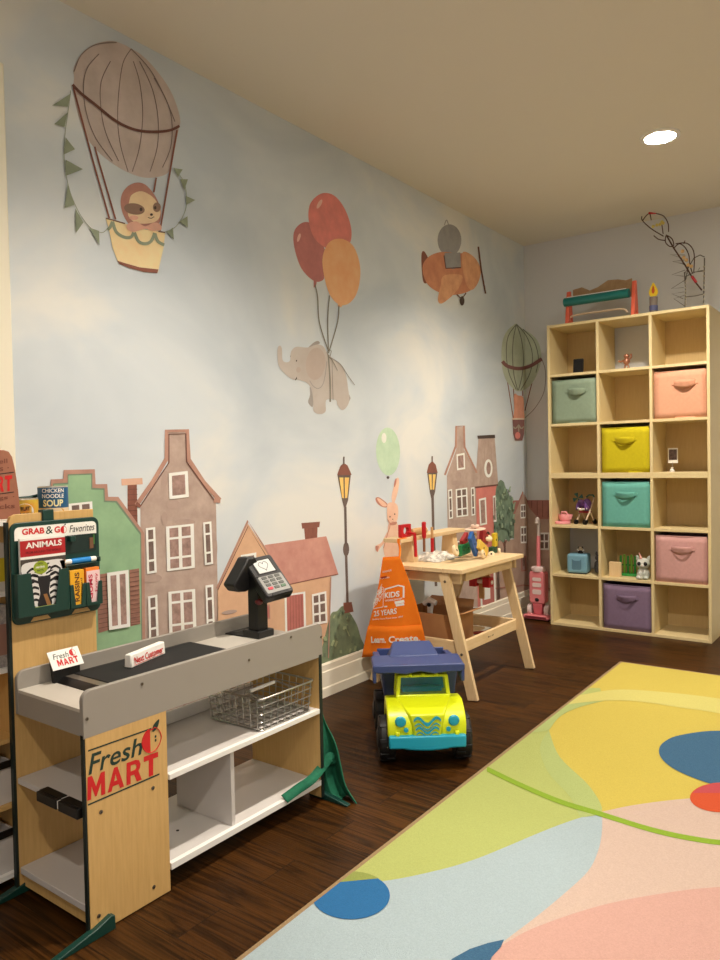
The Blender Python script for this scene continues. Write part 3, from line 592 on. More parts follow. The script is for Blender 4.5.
for n, c, i, j, lb in BINS:
    x, zf = cell(i, j); F = fabric(n, c)
    w_, h_, d_ = .262, .258, .262
    t = thing('fabric_bin', lb, 'storage bin', (x+CELL/2, SYF+.012+d_/2, zf), 0, 'fabric bins in the cube shelf')
    mb = MB(); k = 8
    rnd = random.Random(n)
    ph = rnd.random()*6
    def side(fx):
        return mb.surf(fx, 8, 8, F)
    bul = lambda u, v: .004*sin(pi*u)*sin(pi*v)+.0025*sin(5*u+ph+3*v)*sin(pi*u)
    side(lambda u, v: (-w_/2+w_*u, -d_/2-bul(u, v), h_*v)); side(lambda u, v: (w_/2-w_*u, d_/2, h_*v))
    side(lambda u, v: (-w_/2-bul(u, v), d_/2-d_*u, h_*v)); side(lambda u, v: (w_/2+bul(u, v), -d_/2+d_*u, h_*v))
    mb.box(-w_/2, w_/2, -d_/2, d_/2, .001, .006, F)
    mb.build('bin_body', t, solid=.004, recalc=False, ang=60)
    MB().tube([(-w_/2,-d_/2-.001,h_), (w_/2,-d_/2-.001,h_), (w_/2,d_/2,h_), (-w_/2,d_/2,h_)], .0035, F, 6, True).build('rim_piping', t)
    hx = (.02, .028, .0, .0, .005, .0)[[b[0] for b in BINS].index(n)]
    zz = .19
    hb = MB(); nn = 14
    hb.surf(lambda u, v: (hx-.055+.11*u, -d_/2-.004-.034*sin(pi*u)**.8*(.55+.45*v), zz+.030*(v-.5)-.016*sin(pi*u)*(1-v)), nn, 3, F)
    hb.box(hx-.068, hx-.050, -d_/2-.0075, -d_/2-.003, zz-.006, zz+.008, F); hb.box(hx+.050, hx+.068, -d_/2-.0075, -d_/2-.003, zz-.006, zz+.008, F)
    hb.build('handle', t, solid=.0025, recalc=False, ang=60)
    MB().poly([(hx-.04,-d_/2-.0065,zz-.014),(hx+.04,-d_/2-.0065,zz-.014),(hx+.045,-d_/2-.0065,zz+.004),(hx-.045,-d_/2-.0065,zz+.004)], mat('bin_strap_shade', (60,40,34), .9)).build('handle_shade', t)  # flat dark patch painting in the shade under the strap
# things in the cubbies ---------------------------------------------
def cubpt(px, i, j, dy):   # a spot on a cubby floor at frame column px, dy behind the shelf front
    P = at(px, 400, 1, SYF+dy); return (P.x, SYF+dy, cell(i, j)[1])
t = thing('dark_tablet', 'small black tablet leaning in the top left cubby', 'tablet', cubpt(578.5, 0, 5, .13), .1)
Mt = Rx(radians(-8)); MB().prism(rrect(.062, .098, .006), -.004, .004, BLK, Mt@T(0,0,.050)@Rx(pi/2)).build('body', t)
MB().prism(rrect(.054, .088, .003), .0041, .0046, mat('dark_screen', (26,26,30), .2), Mt@T(0,0,.050)@Rx(pi/2)).build('screen', t)
COP = mat('copper_pink', (182, 128, 104), .3, .7)
t = thing('copper_figurine', 'small copper figurine with a raised arm on a round foot', 'figurine', cubpt(627, 1, 5, .13))
MB().lathe([(0,0),(.024,0),(.026,.004),(.022,.008),(.008,.012),(.006,.02)], mat('foot_metal',(190,170,140),.3,.8), n=20).build('foot', t)
m_ = MB(); m_.tube([(-.012,0,.012),(-.010,0,.028),(0,0,.040)], [.006,.005,.008], COP).tube([(.012,0,.012),(.010,0,.028),(0,0,.040)], [.006,.005,.008], COP).lathe([(0,.034),(.016,.04),(.02,.052),(.017,.066),(.008,.074),(0,.076)], COP, n=14).ball((0,0,.084), (.016,.015,.015), COP)
m_.tube([(-.014,0,.062),(-.034,0,.054),(-.046,0,.060)], [.006,.005,.006], COP).tube([(.014,0,.064),(.028,0,.076),(.026,0,.096)], [.006,.005,.006], COP)
m_.build('body', t, ang=60)
PKT = mat('pink_toy', (236, 158, 164), .5)
t = thing('pink_toy_bag', 'small pink crumpled toy bag in the cubby beside the doll stroller', 'toy bag', cubpt(563.5, 0, 2, .10))
m_ = MB(); m_.surf(lambda u, v: ((.042+.006*sin(3*2*pi*u))*cos(2*pi*u)*(sin(pi*min(v*.62+.0,1))**.5 if v>0 else 0)*(1 if v<.7 else 1.0), .03*sin(2*pi*u)*(sin(pi*min(v*.62,1))**.5 if v>0 else 0), .002+.056*v+.004*sin(7*u*2*pi)*v), 24, 8, PKT); m_.build('body', t, ang=70)
MB().lathe([(.034,.0),(.05,.003),(.05,.012),(.038,.016)], PKT, T(-.012,-.012,0), 18).build('brim', t)
MB().tube([(-.022,-.006,.052),(-.016,-.01,.072),(.01,-.01,.074),(.02,-.004,.054)], .006, PKT).build('handle', t)
t = thing('doll_stroller', 'tiny purple doll stroller with beige frame in the lower left column', 'doll stroller', cubpt(584, 0, 2, .12), -.35); t.scale = (1.3, 1.3, 1.3)
BEI = mat('beige_plastic', (214,190,160), .5); PUR = mat('purple_plastic', (122, 84, 152), .35)
for s in (-1, 1):
    MB().tube([(s*.026,-.035,.01),(s*.026,.0,.06),(s*.024,.035,.125)], .0035, BEI).tube([(s*.026,.035,.01),(s*.026,.0,.06)], .0035, BEI).build('side_frame', t)
    for y in (-.035, .035): MB().cyl((s*.021,y,.0115),(s*.031,y,.0115), .0115, BLK, 14).build('wheel', t)
MB().tube([(-.024,.035,.125),(-.012,.042,.135),(.012,.042,.135),(.024,.035,.125)], .0035, mat('teal_green_plastic',(40,110,96),.4)).build('handle', t)
MB().surf(lambda u, v: (.026*cos(pi*u), -.005-.03*sin(pi*v)+.01*sin(pi*u), .066+.05*sin(pi*u)**.6*(.25+.75*sin(pi*v*.9+.15))), 12, 8, PUR).build('hood', t, solid=.003)
MB().ball((0,.012,.090), (.024,.018,.030), PUR).build('seat_shell', t)
MB().tube([(-.028,-.022,.075),(0,-.034,.070),(.028,-.022,.075)], .004, WHI).build('bumper_bar', t); MB().box(-.022,.022,-.02,.02,.054,.062, mat('dark_red_cloth',(128,24,36),.7)).build('seat', t)
t = thing('pinwheel', 'small teal pinwheel standing behind the doll stroller', 'pinwheel', cubpt(577, 0, 2, .19))
TEA = mat('deep_teal', (30, 96, 88), .4)
MB().cyl((0,0,0),(0,0,.155),.0025,BEI).build('stick', t); m_ = MB()
for i in range(4): a = i*pi/2; m_.prism([(0,0),(.034*cos(a),.034*sin(a)),(.038*cos(a+.8),.038*sin(a+.8))], -.0012+.0006*i, .0006*i, TEA, T(0,-.004,.155)@Rx(pi/2))
m_.build('blades', t)
BLUEB = mat('baby_blue_box', (112, 158, 180), .5)
t = thing('audio_box', 'padded baby blue audio cube with cat shaped speaker', 'audio player', cubpt(577, 0, 1, .10), .12); t.scale = (1.1, 1.1, 1.1)
MB().box(-.056,.056,-.05,.05,.004,.110,BLUEB).build('body', t, bevel=.014, seg=4); MB().box(-.048,.048,-.044,.044,0,.006,BLK).build('base', t)
MB().poly([(x,-.0508,z) for x, z in [(-.028,.030),(-.022,.024),(.018,.024),(.024,.030),(.024,.084),(.014,.074),(-.016,.074),(-.028,.084)]], mat('grille_blue',(84,124,146),.7,bump=.8,bscale=900)).build('speaker_grille', t)
t = thing('tiny_figure', 'tiny black and white figure standing on the blue audio cube', 'figurine', (cubpt(578,0,1,.10)[0]+.004, SYF+.10, cell(0,1)[1]+.1213))
m_ = MB(); m_.lathe([(0,0),(.016,0),(.014,.012),(.009,.016),(0,.018)], BLKI, n=14).ball((0,0,.027), (.013,.012,.012), mat('cream_skin',(196,176,150),.6)).ball((-.012,0,.037), .005, BLKI, 10).ball((.012,0,.037), .005, BLKI, 10).tube([(-.012,0,.014),(-.022,-.004,.022)], .004, WHI).tube([(.012,0,.014),(.022,-.004,.022)], .004, WHI)
m_.build('body', t)
t = thing('grey_plush', 'dim grey plush toy in the shade to the right of the audio cube', 'plush toy', cubpt(597.5, 0, 1, .17))
GP = mat('grey_plush_fur', (120,116,118), .95, alt=(92,88,92), scale=60, bump=1, bscale=300)
MB().lathe([(0,0),(.026,.004),(.032,.03),(.028,.062),(.014,.075),(0,.078)], GP, n=18).build('body', t); MB().ball((0,-.004,.090),(.024,.022,.022), GP).build('head', t)
for s in (-1,1): MB().ball((s*.016,-.002,.116),(.007,.005,.014), GP).build('ear', t)
t = thing('wooden_block_frame', 'pale wooden board block standing before the green rack', 'wood block', cubpt(613.5, 1, 1, .06), -.08)
MB().prism(rrect(.070, .088, .006), -.009, .009, PINEV, T(0,0,.044)@Rx(pi/2)).build('board', t, bevel=.002)
t = thing('green_rack_toy', 'green slatted toy rack between the wood block and unicorn plush', 'toy rack', cubpt(628, 1, 1, .14), 0); t.scale = (1.3, 1.1, 1.12)
GR1 = mat('toy_green', (44,148,66), .4); GR2 = mat('toy_lime', (120,176,60), .4)
MB().box(-.048,.048,-.03,.03,0,.012,GR1).build('base', t, bevel=.003)
for k in range(6): MB().cyl((-.04+.016*k,0,.012),(-.04+.016*k,0,.105+(.006 if k%2 else 0)),.0052, GR2 if k%2 else GR1, 12).build('slat', t)
MB().box(-.048,.048,.012,.018,.05,.058,GR1).build('rail', t)
t = thing('unicorn_plush', 'white unicorn kitten plush with big dark eyes and pink horn', 'plush toy', cubpt(641.5, 1, 1, .055), .12)
UF = mat('white_plush_fur', (226,220,214), .95, alt=(176,190,178), scale=26, bump=1, bscale=260); UP2 = mat('pink_plush', (226,168,156), .9)
MB().lathe([(0,0),(.030,.003),(.036,.022),(.031,.048),(.022,.062),(0,.07)], UF, n=20).build('body', t); MB().ball((0,-.006,.090),(.038,.034,.033), UF, 20).build('head', t)
for s in (-1,1):
    MB().prism([(-.013,0),(.013,0),(.003,.026),(-.003,.026)], -.005, .005, UF, T(s*.026,-.002,.112)@Ry(s*.35)@Rx(pi/2)).build('ear', t, bevel=.003)
    e = MB().ball((s*.017,-.036,.092),(.0105,.006,.0115), BLKI, 16).build('eye', t)
    MB().ball((s*.02,-.030,.012),(.016,.022,.012), UF).build('paw', t); MB().ball((s*.012,-.032,.034),(.009,.009,.02), UF).build('paw', t)
MB().ball((0,-.04,.080),(.012,.008,.009), UF).ball((0,-.047,.082),(.004,.003,.003), UP2, 8).build('muzzle', t)
MB().lathe([(.008,0),(.006,.016),(.0015,.038)], UP2, T(-.008,-.02,.118)@Ry(-.3), 12).build('horn', t)
t = thing('photo_stand', 'little white clip stand in the cubby below the peach bin', 'photo stand', cubpt(671.5, 2, 3, .15))
MB().lathe([(0,0),(.014,0),(.013,.010),(.007,.016),(.009,.026),(0,.027)], mat('pearl',(230,226,220),.3), n=18).build('base', t); MB().tube([(0,0,.026),(.001,.004,.04),(.001,.012,.056)], .0012, STEEL).build('wire', t)
t = thing('instant_photo', 'white framed instant photo held above the little clip stand', 'photo', (cubpt(671.5,2,3,.15)[0]+.002, SYF+.163, cell(2,3)[1]+.050), -.05)
MB().box(-.027,.027,-.0008,.0008,0,.086,WHI).build('frame', t); MB().box(-.022,.022,-.0014,-.0009,.018,.078,mat('photo_dark',(56,42,44),.3,alt=(128,104,104),scale=60)).build('picture', t)
# on top of the shelf ------------------------------------------------
ZT = 2*SW
TY = SYF+.085
def tp(px, py, y=TY): P = at(px, py, 1, y); return P
cx = tp(600, 320).x
t = thing('paper_roll_stand', 'orange and teal tabletop toy with a long roller on the cube shelf top', 'toy stand', (cx, TY, ZT))
CORAL = mat('coral_plastic', (232, 104, 78), .4); TEAL = mat('teal_plastic', (18, 112, 108), .35); KRAFT = mat('kraft_board', (168, 138, 100), .8, alt=(150,118,84), scale=30)
def loc(px, py, y=TY, dz=0): P = at(px, py, 1, y); return (P.x-cx, y-TY, max(P.z-ZT, 0)+dz)
for a, b in (((567,324),(571,292)), ((633,315),(636,281))):
    A = loc(*a); B = loc(*b); hz = B[2]
    MB().prism([(-.045,0),(-.020,0),(-.014,.035),(.014,.035),(.020,0),(.045,0),(.014,hz),(.004,hz+.006),(-.010,hz)], -.011, .011, CORAL, basis(((A[0]+B[0])/2,0,0),(0,1,0),(0,0,1),(1,0,0))).build('end_frame', t, bevel=.004)
A = loc(566,303.5); B = loc(631,291.5)
MB().cyl((A[0],-.03,A[2]),(B[0],-.03,A[2]),.026,TEAL,24).build('roller', t, bevel=.004); MB().box(A[0]+.02,B[0]-.02,-.034,-.022,A[2]+.024,A[2]+.030,WHI).build('paper_edge', t)
pts = [loc(x, y, TY+.03) for x, y in ((573,290),(582,288),(590,290),(598,287),(608,281),(618,279),(626,280),(632,279))]
w0 = A[2]-.03
MB().prism([(p[0], p[2]+.004*sin(i*2)) for i, p in enumerate(pts)]+[(pts[-1][0], w0+.02), (pts[0][0], w0+.02)], -.003, .003, KRAFT, T(0,.03,0)@Rx(pi/2)).build('backboard', t)
MB().tube(smooth([(A[0]+.02,-.005,.03),(A[0]+.05,-.005,.055),(0,-.005,.058),(B[0]-.05,-.005,.055),(B[0]-.02,-.005,.03)], False), .006, BEI).build('crossbar', t)
cx = tp(653.5, 300).x
t = thing('toy_candle', 'toy candle with a yellow wooden flame on the cube shelf top', 'toy candle', (cx, TY, ZT))
MB().lathe([(0,0),(.020,0),(.021,.045),(.022,.098),(.016,.100),(0,.100)], mat('grey_felt', (134,122,112), .9), n=22).build('candle_body', t)
MB().lathe([(.0215,.020),(.0232,.022),(.0235,.048),(.0222,.050)], mat('slate_band', (84,90,130), .6), n=22).build('band', t)
YF1 = mat('flame_yellow', (246,208,38), .45); OF1 = mat('flame_orange', (206,84,26), .5)
fl_ = [(0,0),(.017,.006),(.024,.022),(.022,.040),(.012,.062),(0,.082),(-.012,.062),(-.022,.040),(-.024,.022),(-.017,.006)]
f = MB().prism(smooth(fl_), -.005, .005, YF1, T(0,0,.099)@Rx(pi/2)).build('flame', t, bevel=.002)
MB().prism(smooth([(0,.018),(.008,.03),(.007,.044),(0,.064),(-.007,.044),(-.008,.03)]), .0052, .0064, OF1, T(0,0,.099)@Rx(pi/2)).build('flame_core', f)
wy = SYF+.12; cx = tp(692, 300, wy).x
t = thing('wire_frame_stand', 'wire stand of beaded posts and spiky loops on the cube shelf top', 'wire stand', (cx, wy, ZT))
GW = mat('grey_wire', (98,92,86), .35, .4); BEAD = mat('glass_beads', (206,200,186), .2, alt=(150,140,120), scale=60)
def wl_(P, y=wy): return [((lambda q: (q.x-cx, y-wy, max(q.z-ZT, .001)))(at(a, b, 1, y))) for a, b in P]
z_ = lambda P: [(630+a/8, 200+b/8) for a, b in P]
MB().tube(wl_([(685,309.5),(685.6,290),(684.5,272)]), .0034, GW).tube(wl_([(703.5,306),(704,285),(704.5,258)]), .0034, GW).build('post', t)
m_ = MB(); m_.tube(wl_([(685.6,280),(688,268),(694,258),(700,255),(704.5,257)]), .0028, GW).tube(wl_([(685,297),(695,296),(703.5,294)]), .0024, GW).tube(wl_([(685,277),(695,272),(704,271)]), .0024, GW).build('crossbar', t)
m_ = MB()
for a in ([(440,440),(320,435),(430,470)], [(435,480),(340,492),(420,510),(470,540)], [(440,560),(335,598),(430,610)], [(440,640),(330,710),(430,700)], [(430,735),(335,750),(425,790)], [(440,760),(350,790),(440,850)], [(560,540),(540,570),(600,560)], [(470,540),(440,580),(480,600)]): m_.tube(wl_(z_(a)), .0019, GW, 5)
m_.build('spikes', t)
for (x, y0, y1) in ((685.4, 308, 278), (704, 304, 262)):
    m_ = MB()
    for i in range(9): q = wl_([(x, y0+(y1-y0)*i/9)])[0]; m_.ball(q, .0062, BEAD, 8)
    m_.build('bead_string', t)
t = thing('wire_wand', 'long twisted wire wand with looped ornaments leaning on the wire stand', 'wire wand', (cx, wy-.02, ZT))
wy2 = wy-.02
W2 = lambda P: [((lambda q: (q.x-cx, 0, q.z-ZT))(at(a, b, 1, wy2))) for a, b in z_(P)]
DW = mat('dark_wire', (84,58,46), .4, .6); RD = mat('wand_red', (190,24,34), .4)
MB().tube(W2([(290,280),(350,385),(440,520),(510,640),(575,722)]), .0042, DW).build('shaft', t)
m_ = MB()
for a in ([(268,290),(170,230),(100,165),(95,130)], [(100,165),(130,125),(155,105)], [(210,108),(270,130),(305,190),(308,255)], [(190,285),(230,315),(285,325)], [(285,290),(285,340),(320,372),(350,360),(335,310),(300,285)], [(350,385),(395,350),(440,380),(470,440),(480,520),(500,590)], [(365,350),(450,345),(500,390),(515,460),(510,580)], [(160,110),(170,160)], [(430,350),(440,325)], [(265,270),(255,200)]): m_.tube(smooth(W2(a), False), .0030, DW, 6)
m_.build('loops', t); m_ = MB()
for a, b in ((255,175),(240,195),(215,200),(185,212),(265,185)): m_.ball(W2([(a,b)])[0], .0095, mat('gold_bead',(226,206,110),.3), 8)
m_.build('gold_beads', t); m_ = MB()
for a, b in ((420,410),(450,480),(465,520),(490,530),(430,460)): m_.ball(W2([(a,b)])[0], .0105, mat('amber_bead',(226,186,130),.3), 8)
m_.build('amber_beads', t)
MB().tube(W2([(495,610),(530,660)]), .0075, RD).build('grip', t); MB().tube(W2([(150,105),(210,108)]), [.007,.003], RD).build('tip', t)
# ------------------------------------------------------------------ toy vacuum in the corner
vy = YB-.215
t = thing('toy_vacuum', 'pink upright toy vacuum cleaner in the room corner beside the cube shelf', 'toy vacuum', (.165, vy, 0))
VP = mat('vacuum_pink', (222,128,134), .35); VD = mat('vacuum_rose', (204,96,106), .4); VW = mat('vacuum_white', (226,206,204), .3)
MB().box(-.088,.088,-.06,.045,.006,.034,VP).build('floor_head', t, bevel=.012, seg=3); MB().box(-.07,.07,-.0605,-.055,.014,.028,mat('vacuum_slot',(120,40,50),.5)).build('front_slot', t)
for s in (-1,1): MB().cyl((s*.042,0,.06),(s*.070,0,.06),.036,VW,20).build('wheel_cover', t, bevel=.006)
MB().prism([(-.024,0),(.024,0),(.034,.07),(-.034,.07)], -.03, .03, VD, T(0,.0,.034)@Rx(pi/2)).build('neck', t, bevel=.006)
MB().prism(rrect(.105,.205,.02), -.032, .032, VP, T(0,0,.205)@Rx(pi/2)).build('body', t, bevel=.008, seg=3)
m_ = MB()
for k, (z0, hh) in enumerate(((.258,.022),(.222,.026),(.178,.030))): m_.prism(rrect(.058,hh,.008), .0322, .0345, VW, T(.0,0,z0)@Rx(pi/2))
m_.build('label_windows', t); MB().ball((0,-.033,.128), (.014,.004,.012), BLKI, 14).build('logo_badge', t)
MB().lathe([(.040,.305),(.044,.315),(.040,.335),(.030,.338)], VW, n=20).build('collar', t)
for s in (-1,0,1): MB().ball((s*.028,-.022,.325), (.014,.012,.014), VW, 10).build('collar_bead', t)
MB().tube([(0,0,.33),(0,0,.46),(0,.006,.53)], [.013,.013,.012], VP, 12).build('handle_tube', t); MB().tube(smooth([(0,.006,.52),(0,.012,.60),(0,-.008,.64),(0,-.022,.61)], False), .011, mat('vacuum_handle_grey',(190,178,170),.4), 10).build('grip', t)
# ------------------------------------------------------------------ toy shop checkout counter
CX0, CX1, CY0, CY1 = .333, .636, .905, 1.705
t = CT_ = thing('toy_shop_counter', 'wooden toy shop checkout counter with grey tray top and white shelves', 'toy counter', (.485, 1.3, 0))
Bd = lambda mb, n, **k: mb.build(n, CT_, world=True, **k)
# logo panel, tall back panel, right end panel
fp = Bd(MB().box(.622, .636, .906, 1.122, .003, .445, PLY), 'front_panel', bevel=.001)
Bd(MB().box(.6235, .6345, .902, .906, .0, .445, EDGE), 'edge_strip')
Bd(MB().prism([(.906,.012),(1.133,.012),(1.133,.913),(.925,.913),(.911,.907),(.906,.893)], .333, .345, PLY, YZX(0)), 'tall_back_panel', bevel=.001)
Bd(MB().box(.333, .345, .899, .906, 0, .895, EDGE), 'edge_strip')
rp_ = Bd(MB().box(.346, .634, 1.690, 1.702, .012, .445, PLY), 'end_panel', bevel=.001)
Bd(MB().box(.634, .637, 1.690, 1.702, .012, .445, EDGE), 'edge_strip')
# logo
lg = MB()
lx = .6366
GLY = {'M': (1.15, [[(0,0),(.02,1),(.30,1),(.55,.48),(.84,1),(1.10,1),(1.13,0),(.88,0),(.86,.55),(.59,.06),(.49,.06),(.27,.55),(.24,0)]]),
 'A': (1.05, [[(0,0),(.26,0),(.33,.20),(.51,.20),(.51,.40),(.42,.40),(.51,.70),(.51,1),(.40,1)], [(1.04,0),(.62,1),(.51,1),(.51,.70),(.61,.40),(.51,.40),(.51,.20),(.70,.20),(.78,0)]]),
 'R': (.98, [[(.02,0),(.02,1),(.28,1),(.28,0)], [(.28,1),(.60,1),(.80,.93),(.90,.74),(.86,.56),(.76,.46),(.98,0),(.66,0),(.50,.36),(.28,.36),(.28,.56),(.54,.56),(.64,.64),(.64,.74),(.54,.82),(.28,.82)]]),
 'T': (.92, [[(0,1),(.90,1),(.90,.76),(.59,.76),(.59,0),(.31,0),(.31,.76),(0,.76)]])}
def mart(mb, fn, mt):
    '''heavy slab capitals; fn maps the unit box onto the sign'''
    tot = sum(GLY[c][0] for c in 'MART')+.12*3; x = 0
    for c in 'MART':
        for P in GLY[c][1]: mb.poly([fn((x+p[0])/tot, p[1]) for p in P], mt)
        x += GLY[c][0]+.12
def qpx(BL, BR, TR, TL, ax, val):
    def f(u, v): return tuple(at((BL[0]*(1-u)+BR[0]*u)*(1-v)+(TL[0]*(1-u)+TR[0]*u)*v, (BL[1]*(1-u)+BR[1]*u)*(1-v)+(TL[1]*(1-u)+TR[1]*u)*v, ax, val))
    return f
def qtext(mb, t, fn, mt, bold=0, shear=0):
    k = MB().text(t, Matrix(), 1, 1, mt, bold, shear); mb.add([fn(x, y) for x, y, _ in k.v], k.f, mt)
qtext(lg, 'Fresh', qpx((88.5,775.5), (142.5,754), (142,736.5), (88.5,755), 0, lx), GRNI, .012, .2)
mart(lg, qpx((87.3,801), (158.5,773), (158.5,751.5), (87.3,777.5), 0, lx), REDI)
P4 = lambda a, b, w_: [at(a[0], a[1]-w_, 0, lx), at(b[0], b[1]-w_, 0, lx), at(b[0], b[1]+w_, 0, lx), at(a[0], a[1]+w_, 0, lx)]
lg.poly(P4((88, 751), (151.5, 728.5), .75), GRNI).poly(P4((88, 805), (159.5, 774), .8), GRNI)
c = at(151.7, 740, 0, lx); rr = .0275
ap = [(c.y+rr*1.0*cos(a)*(1-.08*abs(sin(a))), c.z+rr*1.05*sin(a)-(.004 if abs(cos(a)) < .3 and sin(a) > 0 else 0)) for a in [2*pi*i/40 for i in range(40)]]
lg.tube([(lx+.0002, y, z) for y, z in ap], .0012, REDI, 4, True)
lg.poly([(lx+.0001, y, z) for y, z in ap if y <= c.y-.002], REDI)
for dz in (.005, -.004): lg.poly([(lx+.0002, c.y+.011+.0028*cos(a), c.z+dz+.0035*sin(a)) for a in [2*pi*i/10 for i in range(10)]], GRNI)
lf = at(155.5, 726, 0, lx); lg.poly([(lx+.0003, lf.y+u*.9, lf.z+v) for u, v in smooth([(-.010,-.011),(-.008,.002),(.002,.010),(.012,.013),(.010,.002),(.002,-.008)])], GRNI)
lg.flat = True
Bd(lg, 'logo_lettering', recalc=False)['label'] = 'red and green shop lettering with a half red apple'
def screws(mb, L, x, r=.0045):
    for y, z in L: mb.lathe([(r,0),(r,.0012),(r*.6,.0018),(0,.0018)], SCREW, basis((x,y,z),(0,1,0),(0,0,1),(1,0,0)), 14); mb.box(-.0005,.0005,-r*.6,r*.6,.0018,.0020,BLK,basis((x,y,z),(0,1,0),(0,0,1),(1,0,0))@Rz(.6))
m_ = MB()
def wz(px, py, x): q = at(px, py, 0, x); return (q.y, q.z)
screws(m_, [wz(101,812,.6365), wz(153,788,.6365), wz(99,916,.6365), wz(154,887,.6365)], .636)
screws(m_, [wz(142,684,.6365), wz(87,719,.6365), wz(291,637,.6365), wz(249,660,.6365), wz(321,637,.6365)], .6365, .0038)
Bd(m_, 'screws')
# tray
def board(x0, x1, y0, y1, z0, z1, r, mt):
    pts = [(y0, z0), (y1, z0)]+[(y1-r+r*sin(a), z1-r+r*cos(a)) for a in [pi/2*(1-i/6) for i in range(7)]]+[(y0+r-r*sin(a), z1-r+r*cos(a)) for a in [pi/2*i/6 for i in range(7)]]
    return MB().prism(pts, x0, x1, mt, YZX(0))
Bd(board(.623, .6362, .902, 1.708, .437, .540, .022, GREYB), 'tray_front_board', bevel=.0015)
Bd(board(.346, .358, .908, 1.708, .437, .540, .022, GREYB), 'tray_back_board', bevel=.0015)
Bd(MB().box(.358, .623, .910, .922, .437, .489, GREYB), 'tray_end_board'); Bd(MB().box(.358, .623, 1.690, 1.702, .446, .489, GREYB), 'tray_end_board')
Bd(MB().box(.358, .623, .910, 1.702, .489, .4965, GREYT), 'tray_top')
zb = .4966
def pz(px, py, z): q = at(px, py, 2, z); return (q.x, q.y)
bx0, bx1, by0, by1 = .372, .565, .990, 1.435
m_ = MB(); m_.prism([(by0, zb),(by0+.018,zb+.012),(by1-.018,zb+.012),(by1,zb)], bx0, bx1, BLK, YZX(0)); Bd(m_, 'conveyor_frame', bevel=.003)
m_ = MB().box(bx0+.014, bx1-.014, by0+.048, by1-.022, zb+.010, zb+.0135, BLKM); Bd(m_, 'conveyor_belt', bevel=.0015)
Bd(MB().box(bx0+.020, bx1-.014, by0+.022, by0+.044, zb+.0118, zb+.0128, mat('belt_plate', (112,104,94), .35, .3)), 'roller_plate')
q = [pz(208.6,631.7,zb), pz(237,624.5,zb), pz(263,630,zb), pz(249,638,zb)]
Bd(MB().prism(q, zb, zb+.004, BLK), 'scanner_plate', bevel=.0015); mm = lambda u, v: tuple((1-u)*(1-v)*a+u*(1-v)*b+u*v*c_+(1-u)*v*d for a, b, c_, d in zip(*q))
m_ = MB(); m_.prism([mm(.15,.2), mm(.75,.2), mm(.75,.62), mm(.15,.62)], zb+.0041, zb+.0046, mat('scanner_glass',(60,60,60),.1)).prism([mm(.35,.70), mm(.55,.70), mm(.55,.93), mm(.35,.93)], zb+.0041, zb+.0048, WHI); Bd(m_, 'scanner_window')
# white shelves
sh = MB().box(.346, .622, .908, 1.690, .268, .282, WPAN); Bd(sh, 'middle_shelf', bevel=.0015)
Bd(MB().box(.346, .357, 1.134, 1.690, .282, .317, WLIP), 'shelf_back_rail', bevel=.001)
Bd(MB().box(.346, .622, 1.126, 1.690, .050, .066, WPAN), 'bottom_shelf', bevel=.001); Bd(MB().box(.622, .636, 1.126, 1.690, .050, .0665, WLIP), 'shelf_front_lip', bevel=.001); Bd(MB().box(.346, .621, .908, 1.120, .050, .066, WPAN), 'bottom_shelf', bevel=.0015)
Bd(MB().box(.622, .636, 1.127, 1.690, .268, .2825, WLIP), 'shelf_front_lip', bevel=.0015)
Bd(MB().box(.345, .635, .918, .930, .016, .049, PLY), 'kick_board')
Bd(MB().box(.40, .622, 1.337, 1.350, .066, .268, WPAN), 'shelf_divider', bevel=.001)
m_ = MB(); m_.box(.455, .535, .893, .907, .261, .283, BLK).box(.543, .618, .893, .907, .261, .283, BLK).box(.455, .535, .900, .922, .2822, .2845, BLK).box(.543, .618, .900, .922, .2822, .2845, BLK); Bd(m_, 'drawer_bracket', bevel=.003)
Bd(MB().box(.5365, .5415, .895, .905, .264, .281, WHI), 'bracket_clip'); Bd(MB().lathe([(0,0),(.004,0),(.004,.001),(0,.001)], BLKI, T(.52,1.24,.0661)), 'shelf_hole')
# splayed feet
def foot(o, d, up=(0,0,1)):
    prof = [(-.048,.0),(.100,.0),(.100,.005),(.0,.022),(-.038,.034),(-.047,.031)]
    m_ = MB().prism(prof, -.009, .009, DGRN, basis(o, d, up)); o_ = Bd(m_, 'foot', bevel=.002)
    s_ = MB(); nrm = Vector(d).cross(Vector(up)); s_.lathe([(.005,0),(.005,.0015),(0,.0015)], WHI, basis(Vector(o)+Vector(d)*-.036+Vector((0,0,.024))+nrm*.009, d, up), 12); s_.build('foot_bolt', o_, world=True)
foot((.6405, .912, 0), (0,-1,0)); foot((.339, .912, 0), (0,-1,0)); foot((.622, 1.7115, 0), (1,0,0)); foot((.345, 1.7115, 0), (-1,0,0))
# dark green grab board
gb = Bd(MB().prism([(1.0245+x, .7705+z) for x, z in rrect(.238, .245, .018)], .3455, .353, DGRN, YZX(0)), 'display_board', bevel=.002)
def sub(mb, n, par=gb, **k): return mb.build(n, par, world=True, **k)
sub(MB().box(.328, .350, .990, 1.020, .890, .920, DGRN), 'hook_tab', bevel=.002)
sub(MB().prism([(1.0245+x, .866+z) for x, z in rrect(.220, .032, .012, corners=(1,1,0,0))], .353, .3545, WHI, YZX(0)), 'title_plate')
m_ = MB(); m_.flat = True; X_ = .3552
txpx(m_, 'GRAB', (22,535.2), (44.5,533.4), 6.3, 0, X_, REDI, .03); txpx(m_, '&', (46,534.2), (53,533.3), 7.6, 0, X_, GRNI, .0); txpx(m_, 'G', (54.5,533), (60,532.4), 6.3, 0, X_, REDI, .03)
txpx(m_, 'Favorites', (69.5,532.6), (94.5,530), 7, 0, X_, BLKI, 0, .25)
